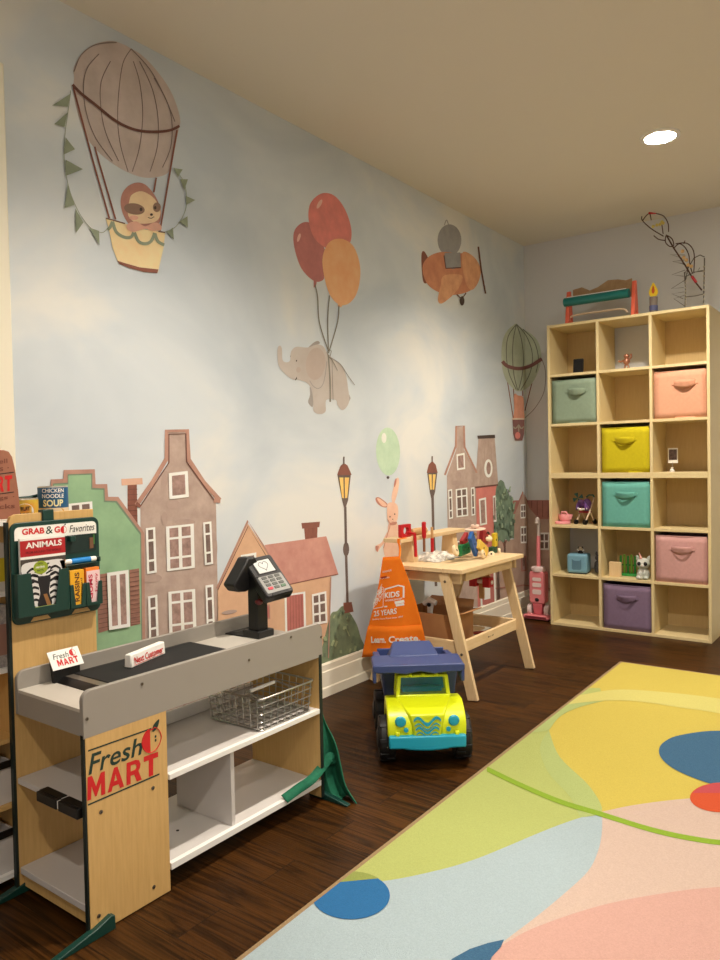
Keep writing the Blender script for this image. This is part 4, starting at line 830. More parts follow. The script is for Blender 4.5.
a_ = at(63.6, 529.6, 0, X_); m_.poly([(X_, a_.y+.0085*cos(q_), a_.z+.0095*sin(q_)) for q_ in [2*pi*i/24 for i in range(24)]], REDI)
m_.poly([(X_+.0002, a_.y+.001+.0065*cos(q_), a_.z+.0078*sin(q_)) for q_ in [-pi/2+pi*i/14 for i in range(15)]], WHI); m_.poly([(X_+.0002, a_.y+u, a_.z+v) for u, v in ((0,.009),(.005,.016),(.007,.012))], GRNI)
sub(m_, 'title_lettering', recalc=False)
# book pocket and candy pockets, each with a tapering cut
def pocket(y0, y1, z0, z1, x1, cut, n):
    """front wall with a slot tapering down, side walls and floor"""
    (ca, cb, cc, cd, cz) = cut
    m_ = MB().prism([(y0,z0),(y1,z0),(y1,z1),(cb,z1),(cd,cz),(cc,cz),(ca,z1),(y0,z1)], x1-.003, x1, DGRN, YZX(0))
    m_.box(.353, x1-.003, y0, y0+.003, z0, z1, DGRN).box(.353, x1-.003, y1-.003, y1, z0, z1, DGRN).box(.353, x1-.003, y0, y1, z0, z0+.003, DGRN)
    sub(m_, n, bevel=.001)
pocket(.908, 1.042, .668, .772, .374, (.942, 1.016, .950, 1.004, .687), 'book_pocket')
pocket(1.0425, 1.0865, .668, .728, .376, (1.052, 1.078, 1.057, 1.073, .676), 'candy_pocket'); pocket(1.087, 1.134, .668, .728, .376, (1.097, 1.124, 1.102, 1.118, .676), 'candy_pocket')
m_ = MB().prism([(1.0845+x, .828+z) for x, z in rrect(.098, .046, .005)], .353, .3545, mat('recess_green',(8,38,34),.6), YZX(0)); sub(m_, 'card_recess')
m_ = MB().box(.3546,.356,1.113,1.124,.812,.840,mat('recess_brown',(112,78,54),.6)).box(.3546,.3562,1.124,1.128,.822,.848,mat('recess_leaf',(60,110,50),.6)); sub(m_, 'card_corner')
m_ = MB().box(.353,.370,1.034,1.132,.7755,.778,DGRN).box(.353,.372,1.128,1.134,.778,.790,DGRN).box(.353,.368,1.052,1.066,.836,.850,DGRN); sub(m_, 'pen_ledge', bevel=.0015)
for y in (.975, 1.085): sub(MB().prism([(y-.026,.651),(y+.026,.651),(y+.018,.661),(y-.018,.661)], .3531, .3537, PLY, YZX(0)), 'finger_slot')
# things in the pockets
t = thing('magazine', 'children\'s magazine with red title band and zebra cover', 'magazine', (.362, .978, .671))
bld = lambda mb, n, **k: mb.build(n, t, world=True, **k)
bld(MB().box(.358, .3655, .921, 1.038, .6715, .855, WHI), 'pages')
MX = .3658; m_ = MB(); m_.flat = True
def ym(u): return .921+.117*u
def zm(v): return .6715+.1835*v
def quad(u0, u1, v0, v1, mt, e=0): m_.poly([(MX+e, ym(u0), zm(v0)), (MX+e, ym(u1), zm(v0)), (MX+e, ym(u1), zm(v1)), (MX+e, ym(u0), zm(v1))], mt)
quad(0,1,0,1,WHI,0); quad(0,1,.76,.97,mat('band_red',(178,30,36),.5),.0002); quad(0,1,0,.725,mat('zebra_ground',(70,62,56),.6),.0002)
ZB = mat('zebra_black',(22,20,24),.6); ZW = mat('zebra_white',(226,224,222),.6)
m_.poly([(MX+.0004, ym(u), zm(v)) for u, v in smooth([(.04,.66),(.5,.68),(.96,.66),(.92,.45),(.78,.28),(.72,.10),(.5,.05),(.28,.10),(.22,.28),(.06,.45)])], ZW)
for s in (-1, 1):
    for k in range(6):
        v = .62-.082*k; u0, u1 = .12+.01*k, .36+.006*k
        P = [(.5+s*(.5-u0), v-.06), (.5+s*(.5-(u0+u1)/2), v-.01), (.5+s*(.5-u1), v-.035)]
        Q = smooth(P, False, 4); m_.poly([(MX+.0006, ym(a), zm(b)) for a, b in Q]+[(MX+.0006, ym(a), zm(b-.034)) for a, b in Q[::-1]], ZB)
    for k in range(4):
        v = .655-.05*k; Q = [(.5+s*(.09+.03*k), v), (.5+s*(.13+.045*k), v-.012), (.5+s*.05, v-.055), (.5+s*.03, v-.04)]
        m_.poly([(MX+.0006, ym(a), zm(b)) for a, b in Q], ZB)
    m_.poly([(MX+.0007, ym(.5+s*.27+.075*cos(q_)), zm(.43+.03*sin(q_))) for q_ in [2*pi*i/14 for i in range(14)]], ZB)
m_.poly([(MX+.0007, ym(u), zm(v)) for u, v in smooth([(.36,.46),(.5,.48),(.64,.46),(.60,.26),(.66,.10),(.5,.05),(.34,.10),(.40,.26)])], ZB)
m_.poly([(MX+.0008, ym(u), zm(v)) for u, v in [(.47,.24),(.55,.24),(.64,.08),(.56,.06)]], mat('zebra_brown',(150,104,58),.6))
m_.poly([(MX+.0009, ym(.43+.16*cos(q_)), zm(.60+.088*sin(q_))) for q_ in [2*pi*i/30 for i in range(30)]], mat('badge_green',(148,166,38),.5)); quad(.26,.72,.015,.085,mat('label_green',(156,176,84),.5),.0009)
m_.poly([(MX+.0004, ym(u), zm(v)) for u, v in [(.86,.66),(1,.66),(1,.48),(.92,.52)]], mat('zebra_brown',(150,104,58),.6))
bld(m_, 'cover_picture', recalc=False)
m_ = MB(); m_.flat = True
G_ = basis((MX+.0005, ym(.12), zm(.865)), (0,1,0), (0,0,1)); m_.text('ANIMALS', G_, .117*.80, .0145, WHI, .03)
m_.text('FROM AROUND THE WORLD', basis((MX+.0005, ym(.12), zm(.795)), (0,1,0), (0,0,1)), .117*.78, .006, mat('band_dark',(110,16,24),.5), .02)
bld(m_, 'cover_lettering', recalc=False); m_ = MB(); m_.flat = True
m_.text('WITH', basis((MX+.0011, ym(.36), zm(.638)), (0,1,0), (0,0,1)), .014, .0045, GRNI, .02).text('AMAZING', basis((MX+.0011, ym(.315), zm(.592)), (0,1,0), (0,0,1)), .023, .005, WHI, .02).text('FACTS', basis((MX+.0011, ym(.35), zm(.548)), (0,1,0), (0,0,1)), .016, .0045, GRNI, .02)
bld(m_, 'badge_lettering', recalc=False)
t = thing('marker_pen', 'blue and white marker pen lying on the ledge of the green board', 'pen', (.3625, 1.08, .7855))
MB().cyl((0,-.026,0),(0,.028,0),.0072,mat('marker_blue',(30,132,210),.35),18).build('barrel', t); MB().tube([(0,-.046,0),(0,-.040,0),(0,-.026,0)], [.003,.0062,.0065], WHI, 16).build('tip_end', t); MB().tube([(0,.028,0),(0,.043,0),(0,.046,0)], [.0068,.0066,.004], WHI, 16).build('cap', t)
t = thing('candy_box', 'yellow toy candy box in the left small pocket of the green board', 'candy box', (.362, 1.0648, .6712), 0, None)
YC = mat('candy_yellow', (238,176,40), .45); PKC = mat('candy_pink', (238,206,208), .45); BRI = mat('candy_brown_ink',(92,44,24),.5); PKI = mat('candy_crimson_ink',(196,30,72),.5); ORC = mat('candy_orange',(240,132,40),.5)
MB().box(-.008,.0095,-.0195,.0195,0,.092,YC).build('box', t, bevel=.001); m_ = MB(); m_.flat = True; m_.text('RAISINS', basis((.0097,.006,.012),(0,0,1),(0,-1,0)), .074, .013, BRI, .03); m_.text('dipped', basis((.0097,.016,.02),(0,0,1),(0,-1,0)), .05, .007, BRI, .01); m_.build('lettering', t, recalc=False)
t = thing('candy_box', 'pink and white toy candy box in the right small pocket of the green board', 'candy box', (.362, 1.1105, .6712))
MB().box(-.008,.0075,-.0195,.0195,0,.093,ORC).build('box', t, bevel=.001); MB().box(.0076,.0095,-.0185,.0195,0,.085,PKC).build('front_label', t); m_ = MB(); m_.flat = True; m_.text('GUMS', basis((.0097,-.002,.012),(0,0,1),(0,-1,0)), .064, .012, PKI, .03); m_.text('Fruity', basis((.0097,.014,.03),(0,0,1),(0,-1,0)), .048, .010, PKI, .01); m_.build('lettering', t, recalc=False)
# things on the counter top
a = at(53.5, 671, 0, .395); b = at(84, 661, 0, .395); u = (b-a).normalized(); zc = a.z
t = thing('shop_sign_card', 'small white tilted shop name card standing on the counter by the tall panel', 'sign', ((a.x+b.x)/2, (a.y+b.y)/2, zb), 0)
Wc = (b-a).length; dz0 = zc-zb
bs = T(0,0,dz0)@basis((0,0,0), (0,1,0), Vector((-.5,-.045,.86)).normalized(), None)
MB().box(-Wc/2, Wc/2, 0, .048, -.002, 0, WHI, bs).build('card', t)
m_ = MB(); m_.flat = True; m_.text('Fresh', bs@T(-Wc/2+.010,.026,.0005), Wc*.50, .014, GRNI, .004, .2); mart(m_, lambda u, v: tuple(bs@Vector((-Wc/2+.016+Wc*.68*u, .007+.017*v, .0006))), REDI)
m_.poly([tuple(bs@Vector((Wc*.26+.0085*cos(q_), .034+.009*sin(q_), .0005))) for q_ in [2*pi*i/20 for i in range(20)]], REDI); m_.poly([tuple(bs@Vector((Wc*.275+.006*cos(q_), .034+.0072*sin(q_), .0007))) for q_ in [-pi/2+pi*i/12 for i in range(13)]], WHI); m_.poly([tuple(bs@Vector((x, y, .0008))) for x, y in ((Wc*.27,.042),(Wc*.33,.050),(Wc*.31,.044))], GRNI)
m_.build('lettering', t, recalc=False)
MB().prism([(-.004,0),(-.014,0),(-.026,dz0+.03),(-.020,dz0+.03),(-.006,dz0)], -Wc/2+.006, Wc/2-.006, BLK, basis((0,0,0),(1,0,0),(0,0,1),(0,-1,0))@T(-.004,.0002,0)).build('stand', t)
a = at(128, 668, 2, zb+.0135); b = at(162, 653.5, 2, zb+.0135); d = b-a; an = math.atan2(d.y, d.x)
t = thing('checkout_divider', 'white divider bar for the next shopper lying on the black belt', 'divider bar', ((a+b)/2), an)
L_ = d.length; MB().prism([(-.012,0),(.012,0),(.009,.034),(-.009,.034)], -L_/2, L_/2, WHI, basis((0,0,0),(0,1,0),(0,0,1),(1,0,0))).build('bar', t, bevel=.003)
m_ = MB(); m_.flat = True; sl = basis((0,0,0),(1,0,0),Vector((0,.088,1)).normalized(),None)
sl = T(0,-.0126,0)@sl; m_.text('Next Customer', sl@T(-L_*.42,.008,.0006), L_*.84, .017, REDI, .02); m_.poly([tuple(sl@Vector(p)) for p in ((-L_*.43,.0045,.0006),(L_*.43,.0045,.0006),(L_*.43,.0058,.0006),(-L_*.43,.0058,.0006))], REDI); m_.build('lettering', t, recalc=False)
# card terminal
t = thing('card_terminal', 'black toy card payment terminal with heart on its screen', 'card terminal', (.463, 1.612, zb))
MB().box(-.034,.034,-.034,.034,0,.022,BLK).build('base', t, bevel=.003); MB().box(-.020,.020,-.022,.022,.02,.185,BLK).build('post', t, bevel=.002)
uu = Vector((.178,.98,.084)); vv = Vector((-.716,.072,.68)); nn_ = Vector((.66,-.181,.715)); cc = Vector((.49,1.6359,.6828))-Vector((.463,1.612,zb))
H_ = basis(cc, uu, vv, nn_); hw, hh = .049, .075
MB().prism(rrect(2*hw+.004, 2*hh+.006, .010), -.030, -.004, BLK, H_).build('head', t, bevel=.003)
fp_ = MB().prism(rrect(2*hw, 2*hh, .008), -.004, .0, mat('terminal_grey',(58,58,60),.35), H_).build('face_plate', t, bevel=.0015)
m_ = MB().prism(rrect(.086,.064,.004), 0, .0010, mat('keypad_silver',(158,158,156),.35), H_@T(0,-.033,0)); m_.build('keypad_panel', t)
MB().prism(rrect(.070,.056,.002), 0, .0012, BLK, H_@T(.0,.035,0)).build('screen_bezel', t); sc_ = MB().prism(rrect(.060,.048,.002), .0013, .0018, mat('screen_paper',(206,208,206),.4), H_@T(.001,.035,0)).build('screen', t)
hp = [(.0155*(sin(q_)**3), .0012*(13*cos(q_)-5*cos(2*q_)-2*cos(3*q_)-cos(4*q_))) for q_ in [2*pi*i/36 for i in range(36)]]
MB().tube([tuple(H_@Vector((x*1.05+.001, y+.037, .0022))) for x, y in hp], .0008, mat('heart_line',(90,90,98),.5), 5, True).build('heart_drawing', sc_)
for r_ in range(4):
    for c_ in range(3):
        mt = mat('key_red',(206,70,84),.4) if (r_, c_) == (3, 0) else (mat('key_green',(92,120,96),.4) if (r_, c_) == (3, 2) else mat('key_grey',(96,98,94),.4))
        MB().prism(rrect(.0175,.0095,.002), .001, .003, mt, H_@T(-.024+.024*c_, -.0085-.0135*r_, 0)).build('key', t, bevel=.0006)
MB().box(-.030,.030,-.0755,-.066,-.022,.0012,BLK,H_).build('card_slot', t); 
hs = [at(x, y, 0, .455)-Vector((.463,1.612,zb)) for x, y in ((235,586),(240,592.5),(248,592),(254,589),(262,592),(269,580),(257,557),(250,558),(245,568))]
MB().prism([(q.y, q.z) for q in hs], -.062, -.014, BLK, YZX(0)).build('rear_housing', t, bevel=.005)
MB().tube(smooth([tuple(H_@Vector((-.052,.06,-.02))), tuple(H_@Vector((-.075,.055,-.045))), tuple(H_@Vector((-.085,.03,-.06))), tuple(H_@Vector((-.06,.02,-.05)))], False), .0012, mat('cord_pink',(150,60,60),.5), 6).build('card_cord', t)
MB().ball(tuple(H_@Vector((-.045,-.05,-.055))), (.014,.012,.01), mat('trigger_red',(96,20,22),.4), 12).build('trigger', t)
# wire basket
t = thing('wire_basket', 'chrome wire shopping basket on the middle shelf of the toy counter', 'basket', (.520, 1.556, .2825))
bw, bl, bh = .225, .228, .092
def rect(w_, l_, z, r=.012): return [(x, y, z) for x, y in rrect(w_, l_, r, 3)]
MB().tube(rect(bw, bl, bh), .0030, STEEL, 8, True).build('rim', t)
m_ = MB(); tp_ = .93
for k in range(4): f = tp_+(1-tp_)*k/4; m_.tube(rect(bw*f, bl*f, .0022+bh*k/4), .0016 if k else .002, STEEL, 6, True)
m_.build('hoops', t); m_ = MB()
for i in range(8):
    q_ = -.44+.88*i/7
    for s in (-1, 1):
        m_.tube([(q_*bw*tp_, s*bl/2*tp_, .002), (q_*bw, s*bl/2, bh)], .0013, STEEL, 6); m_.tube([(s*bw/2*tp_, q_*bl*tp_, .002), (s*bw/2, q_*bl, bh)], .0013, STEEL, 6)
    m_.tube([(q_*bw*tp_, -bl/2*tp_, .002), (q_*bw*tp_, bl/2*tp_, .002)], .0012, STEEL, 6); m_.tube([(-bw/2*tp_, q_*bl*tp_, .0035), (bw/2*tp_, q_*bl*tp_, .0035)], .0012, STEEL, 6)
m_.build('wire_mesh', t)
MB().tube([(bw/2-.002,-bl/2+.004,bh),(bw/2-.06,-bl/2+.012,bh+.010),(bw/2-.06,bl/2-.1,bh+.012),(bw/2-.002,bl/2-.09,bh)], .003, STEEL).build('handle', t); MB().cyl((bw/2-.06,-bl/2+.02,bh+.0105),(bw/2-.06,bl/2-.11,bh+.0118),.0052,WHI,12).build('handle_grip', t)
# green toy apron hooked on the end of the counter
AG = mat('green_apron_cloth', (12, 104, 74), .85, alt=(10, 88, 64), scale=80, bump=.2, bscale=600)
t = thing('green_apron', 'small green apron hanging at the far end of the toy counter down to the floor', 'apron', (.64, 1.75, 0))
rows = [((317,706),(320,706),.30), ((318,722),(326,722),.25), ((318,742),(336,742),.18), ((318,760),(341,762),.12), ((320,780),(346,782),.055), ((326,796),(355,797),.010), ((332,802),(357,801),.006)]
LFT = [tuple(at(l[0],l[1],1,1.724)) for l, r, z in rows]; RGT = [tuple(at(r[0],r[1],1,1.752)) for l, r, z in rows]; LFT[-1] = (*LFT[-1][:2], .004); RGT[-1] = (*RGT[-1][:2], .004)
LS = smooth(LFT, False, 4); RS = smooth(RGT, False, 4); n_ = len(LS)-1
def apr(u, v):
    i = min(int(v*n_), n_); a = Vector(LS[i]); b = Vector(RS[i]); p_ = a.lerp(b, u); w_ = .030*sin(pi*2.4*u)*min(1, v*1.6); return (p_.x+w_*.5, p_.y-w_*.7 if p_.y-w_*.7 > 1.718 else 1.718, max(p_.z, .004))
m_ = MB().surf(apr, 22, n_, AG); m_.build('apron_cloth', t, world=True, solid=.003, recalc=False, ang=80)
def ribbon(mb, pts, w_, mt, face):
    """flat band along the points, its face turned towards the given direction"""
    P = [Vector(p) for p in smooth(pts, False, 5)]; F = Vector(face); vs = []
    for i, p in enumerate(P):
        d = (P[min(i+1, len(P)-1)]-P[max(i-1, 0)]).normalized(); s_ = d.cross(F).normalized()*w_/2
        vs += [tuple(p+s_), tuple(p-s_)]
    return mb.add(vs, [(2*i, 2*i+1, 2*i+3, 2*i+2) for i in range(len(P)-1)], mt)
m_ = MB(); ribbon(m_, [tuple(at(334,764,1,1.745)), tuple(at(331,756.5,1,1.735)), tuple(at(323,766,1,1.705)), tuple(at(312,779,0,.652)), tuple(at(298,789,2,.080)), tuple(at(284.5,799,2,.0705))], .028, AG, (.5,-.6,.6)); m_.build('apron_tie', t, world=True, solid=.002, recalc=False, ang=80)
# ------------------------------------------------------------------ shelving tower at the left edge
t = thing('toy_shop_shelves', 'tall toy shop shelving tower with white shelves at the left edge of the photo', 'toy shelf', (.17, .58, 0))
b_ = lambda mb, n, **k: mb.build(n, t, world=True, **k)
b_(MB().box(.03,.31,.930,.942,0,.885,PLY), 'side_panel'); b_(MB().box(.03,.31,.27,.282,0,.885,PLY), 'side_panel'); b_(MB().box(.024,.03,.27,.942,.02,.885,PLY), 'back_panel')
for z in (.530,.715): b_(MB().box(.03,.312,.282,.930,z,z+.012,WLIP), 'shelf', bevel=.001)
b_(MB().box(.024,.316,.268,.944,.885,.896,WLIP), 'top_shelf', bevel=.001); b_(MB().box(.03,.312,.282,.930,.03,.042,WLIP), 'bottom_shelf')
b_(MB().box(.03,.312,.282,.930,.36,.37,PLY), 'bin_rail'); b_(MB().box(.03,.312,.282,.930,.20,.21,PLY), 'bin_rail')
# extra top ledge with rail that carries the cans
b_(MB().box(.13,.331,.945,1.14,.868,.880,PLY), 'can_ledge')
rl_ = [at(x, y, 0, .20) for x, y in ((19,498.5),(24,498),(30,497.5),(36,496),(40,494),(42,496))]; b_(MB().tube([tuple(p) for p in rl_], .0045, DGRN, 8), 'ledge_rail')
b_(MB().cyl(tuple(rl_[0]), (.20, rl_[0].y, .874), .004, DGRN, 8).cyl(tuple(rl_[-1]), (.20, rl_[-1].y, .874), .004, DGRN, 8), 'rail_post')
SGN = mat('sign_kraft', (164, 108, 84), .7, alt=(152, 98, 76), scale=12); SGT = mat('sign_print', (118, 66, 50), .7)
e_ = [at(x, y, 0, .306) for x, y in ((21,518),(20.5,512),(18.5,490),(15.5,470),(12.5,457),(9,451.5),(4,450))]
sg = [(p.y, p.z) for p in e_]; ymid = .58; sg = sg+[(2*ymid-y, z) for y, z in sg[::-1]]
s_ = b_(MB().prism([(y, max(z, .8965)) for y, z in sg], .300, .306, SGN, YZX(0)), 'sign_board', bevel=.002)
m_ = MB(); m_.flat = True; sx_ = .3066
txpx(m_, 'Eat well', (-24,466), (7.5,463), 4.6, 0, sx_, SGT, .01); txpx(m_, 'treats \u00b7', (-24,473), (9,470.5), 4.6, 0, sx_, SGT, .01)
mart(m_, qpx((-24,494.5), (12.4,490.5), (12.4,475), (-24,479), 0, sx_), REDI); txpx(m_, 'savings \u00b7', (-28,503), (14.5,499.5), 4.6, 0, sx_, SGT, .01); txpx(m_, 'snacks', (-18,510.5), (15,508), 4.8, 0, sx_, SGT, .01)
for y0_, y1_ in ((475,472.2),(495.5,492)): A = at(-40,y0_+4,0,sx_); B = at(14,y1_,0,sx_); m_.poly([tuple(A+Vector((0,0,.001))), tuple(B+Vector((0,0,.001))), tuple(B-Vector((0,0,.001))), tuple(A-Vector((0,0,.001)))], BLKI)
m_.build('sign_lettering', s_, world=True, recalc=False)
def grocery(lb, name, cat, y, z, w_, h_, d_, mt, mt2, txt=None, grp=None):
    g = thing(name, lb, cat, (.30-d_/2, y, z), 0, grp); MB().box(-d_/2,d_/2,-w_/2,w_/2,0,h_,mt).build('carton', g, bevel=.0015); MB().box(d_/2,d_/2+.0006,-w_/2+.006,w_/2-.006,h_*.2,h_*.7,mt2).build('front_label', g); return g
LG = mat('carton_grey',(200,196,190),.6); YEL = mat('carton_yellow',(200,184,44),.6); GRC = mat('carton_print',(120,118,120),.6,alt=(196,190,186),scale=120)
grocery('pale toy food carton on the upper shelf of the tower at the left edge','toy_carton','toy food',.890,.7271,.07,.115,.05,LG,YEL); grocery('grey printed toy food carton on the lower shelf of the tower at the left edge','toy_carton','toy food',.886,.5421,.08,.150,.05,GRC,mat('carton_red',(158,120,108),.6))
for z, lb in ((.21, 'white toy bin on the middle rail of the tower at the left edge'), (.042, 'white toy bin at the bottom of the tower at the left edge')):
    g = thing('toy_bin', lb, 'toy bin', (.20, .835, z+.0005), 0, 'white bins in the toy shop tower'); w_ = .17
    m_ = MB(); m_.box(-.10,.10,-w_/2,w_/2,0,.004,WPAN).box(.096,.10,-w_/2,w_/2,.004,.10,WPAN).box(-.10,-.096,-w_/2,w_/2,.004,.10,WPAN).box(-.096,.096,-w_/2,-w_/2+.004,.004,.10,WPAN).box(-.096,.096,w_/2-.004,w_/2,.004,.10,WPAN); m_.build('bin_shell', g)
    MB().box(.10,.106,-w_/2,w_/2,.088,.104,BLK).build('label_strip', g)
# cans
def can(lb, c, r, h, body, txts, a0, z0=0):
    g = thing('toy_can', lb, 'toy can', c, 0, None)
    MB().lathe([(0,0),(r*.98,0),(r,.003),(r,h-.003),(r*.97,h),(r*.93,h),(r*.93,h-.003),(0,h-.003)], body[0], n=32).build('can_body', g)
    for zz0, zz1, mt in body[1]: MB().lathe([(r+.0004,zz0),(r+.0004,zz1)], mt, n=32).build('label_band', g, recalc=False)
    m_ = MB(); m_.flat = True
    for s_, z, hh_, w_, mt, bo in txts: wraptext(m_, s_, (0,0,0), r+.0009, a0-w_/2, a0+w_/2, z, hh_, mt, bo)
    m_.build('label_lettering', g, recalc=False); return g
CTIN = mat('tin', (196,190,176), .3, .7); SB = mat('soup_blue', (24, 88, 132), .5); SC = mat('soup_cream', (222, 204, 170), .5)
az = math.atan2(0-1.075, 2.06-.25)
g = can('blue and cream toy soup can behind the tall wood panel', (.25, 1.078, .8805), .0372, .094, (CTIN, [(.002,.038,SC),(.038,.091,SB)]), [('CHICKEN',.078,.0105,1.5,WHI,.02),('NOODLE',.064,.0105,1.5,WHI,.02),('SOUP',.042,.018,1.35,mat('soup_pale_yellow',(240,232,180),.5),.03)], az)
m_ = MB(); m_.flat = True; m_.add([( .0379*cos(az+w_*.75*cos(q_)), .0379*sin(az+w_*.75*cos(q_)), .030+.010*sin(q_)) for q_ in [2*pi*i/24 for i in range(24)] for w_ in (1,)], [tuple(range(24))], mat('soup_broth',(226,170,80),.5)); m_.build('bowl_picture', g, recalc=False)
g = can('toy fruit cocktail can with yellow green label beside the soup can', (.25, .995, .8805), .036, .066, (CTIN, [(.002,.063,mat('fruit_label',(196,182,60),.5,alt=(214,120,50),scale=25))]), [], az)
m_ = MB(); m_.flat = True
ov = [(az+.62*cos(q_)+.15, .033+.021*sin(q_)) for q_ in [2*pi*i/30 for i in range(30)]]; m_.poly([(.0368*cos(a_), .0368*sin(a_), z_2) for a_, z_2 in ov], WHI)
wraptext(m_, 'FRUIT', (0,0,0), .0376, az-.22, az+.48, .036, .0105, BLKI, .03); wraptext(m_, 'COCKTAIL', (0,0,0), .0376, az-.38, az+.72, .020, .011, BLKI, .03); m_.build('oval_label', g, recalc=False)
q_ = at(19, 500, 0, .16)
g = can('orange and white toy can half hidden behind the shop name board', (.165, .905, .8965), .036, .098, (CTIN, [(.002,.095,WHI),(.05,.085,mat('peach_label',(226,120,40),.5,alt=(232,180,60),scale=40))]), [], az)
# ------------------------------------------------------------------ child's workbench
BY0, BY1, BZ = 2.75, 3.372, .556
t = thing('toy_workbench', 'raw pine children\'s workbench with splayed legs against the mural wall', 'workbench', (.33, 3.06, 0))
b_ = lambda mb, n, **k: mb.build(n, t, world=True, **k)
m_ = MB()
for k in range(4): x0 = .14+k*.1005; m_.box(x0, x0+.099, BY0, BY1, BZ-.018, BZ, PINE)
b_(m_, 'tabletop', bevel=.0015)
b_(MB().box(.150,.515,BY0+.03,BY0+.048,BZ-.065,BZ-.0185,PINEX), 'apron_board'); b_(MB().box(.150,.515,BY1-.048,BY1-.030,BZ-.065,BZ-.0185,PINEX), 'apron_board')
b_(MB().box(.497,.515,BY0+.08,BY1-.08,BZ-.060,BZ-.0185,PINE), 'front_apron_board')
Lw = .048
def leg(y, top, ft): return MB().beam((ft[0], y, 0), (top[0], y, top[1]), Lw, .019, PINEV, (1,0,0))
for y in (BY0+.020, BY1-.020):
    for top, ft in (((.442,BZ-.019),(.575,0)), ((.235,BZ-.019),(.060,0))):
        m_ = leg(y, top, ft); m_.v = [(v[0], v[1], max(v[2], 0)) for v in m_.v]; lo = b_(m_, 'leg', bevel=.0015)
        s_ = MB(); sgn = -1 if y < 3 else 1
        for f in (.93, .36): s_.lathe([(.006,0),(.006,.002),(.003,.0035),(0,.0035)], SCREW, basis((ft[0]+(top[0]-ft[0])*f, y+sgn*.0096, top[1]*f), (1,0,0), (0,0,1), None)@(Matrix() if sgn < 0 else Rx(pi)), 12)
        s_.build('leg_bolts', lo, world=True)
for y in (BY0+.0395, BY1-.0395): b_(MB().box(.135,.512,y-.0095,y+.0095,.185,.240,PINEX), 'cross_rail', bevel=.0015)
b_(MB().box(.500,.518,BY0+.051,BY1-.051,.190,.238,PINE), 'front_stretcher', bevel=.0015); b_(MB().box(.128,.146,BY0+.051,BY1-.051,.190,.238,PINE), 'back_stretcher', bevel=.0015)
m_ = MB(); m_.flat = True; a = at(463,645,0,.5186); [m_.poly([(.5186, 3.03+dy+.008*cos(q_), .214+.003*sin(q_+dy*60)) for q_ in [2*pi*i/12 for i in range(12)]], mat('burn_mark',(70,44,28),.7)) for dy in (0, .02, .042)]; b_(m_, 'stamp_mark', recalc=False)
for x in (.22, .32, .42): b_(MB().box(x-.03,x+.03,BY0+.052,BY1-.052,.174,.184,PINE), 'lower_slat')
SZ = .655
sx0, sx1 = .142, .236
b_(MB().box(sx0, sx1, BY0-.004, BY1-.03, SZ, SZ+.018, PINE), 'tool_shelf', bevel=.0015)
for y0, y1 in ((2.86,2.90),(3.24,3.28)): b_(MB().prism([(sx0+.01,BZ+.0003),(sx1-.004,BZ+.0003),(sx1-.018,SZ-.0003),(sx0+.02,SZ-.0003)], y0, y1, PINEV, basis((0,0,0),(1,0,0),(0,0,1),(0,-1,0))@Matrix.Diagonal((1,1,-1,1))), 'shelf_support')
# vise under the far side of the top
RT = mat('toy_red', (186, 20, 30), .4); WDB = mat('beech', (206,164,112), .5, alt=(190,146,96), scale=6, stretch=(4,30,30)); BRW = mat('walnut_handle', (132,88,60), .5)
vz = lambda px, py: at(px, py, 1, 3.345)
c_ = [vz(476,584), vz(482.5,575)]; d_ = [vz(489,582), vz(496,573.5)]
vx0, vx1 = c_[0].x, d_[1].x; vzz = (c_[0].z+c_[1].z)/2
m_ = MB(); m_.box(c_[0].x,c_[1].x,3.27,3.32,c_[0].z,c_[1].z,RT).box(d_[0].x,d_[1].x,3.27,3.32,c_[0].z,c_[1].z,RT); b_(m_, 'vise_jaws', bevel=.003)
m_ = MB(); m_.tube([(c_[0].x-.004,3.295,vzz),(d_[1].x+.004,3.295,vzz)], .010, WHI, 14); b_(m_, 'vise_screw'); b_(MB().box((vx0+vx1)/2-.013,(vx0+vx1)/2+.013,3.292,3.304,vzz-.085,vzz,WDB).box((vx0+vx1)/2-.03,(vx0+vx1)/2+.03,3.322,3.334,vzz-.02,BZ-.0185,WDB), 'vise_bracket')
# tools on the tool shelf
tx = .20
def sp(px, py, x=tx): return at(px, py, 0, x)
a = sp(400, 536.5); b = sp(409.5, 535)
t = thing('red_square_tool', 'red wooden block with a round hole standing on the tool shelf', 'toy tool', (tx, (a.y+b.y)/2, SZ+.0185))
w_ = (b.y-a.y); m_ = MB(); oc = rrect(w_, .058, .003, 3); nC = len(oc)
ic = [(.3*w_*cos(2*pi*(i+.5)/nC), .019*sin(2*pi*(i+.5)/nC)) for i in range(nC)]
for k, (za, zb2) in enumerate(((-.009, .009),)):
    m_.add([(p[0],p[1],-.009) for p in oc]+[(p[0],p[1],.009) for p in oc]+[(p[0],p[1],-.009) for p in ic]+[(p[0],p[1],.009) for p in ic],
      [(i,(i+1)%nC,nC+(i+1)%nC,nC+i) for i in range(nC)]+[(2*nC+i,3*nC+i,3*nC+(i+1)%nC,2*nC+(i+1)%nC) for i in range(nC)]+[(i,2*nC+i,2*nC+(i+1)%nC,(i+1)%nC) for i in range(nC)]+[(nC+i,nC+(i+1)%nC,3*nC+(i+1)%nC,3*nC+i) for i in range(nC)], RT, T(0,0,.0292)@basis((0,0,0),(0,1,0),(0,0,1),(1,0,0)))
m_.build('frame', t)
a = sp(411,533.5); b = sp(425,530)
t = thing('wooden_mallet', 'wooden mallet with red handle through the tool shelf', 'toy tool', (tx, (a.y+b.y)/2, SZ+.0185))
L_ = b.y-a.y
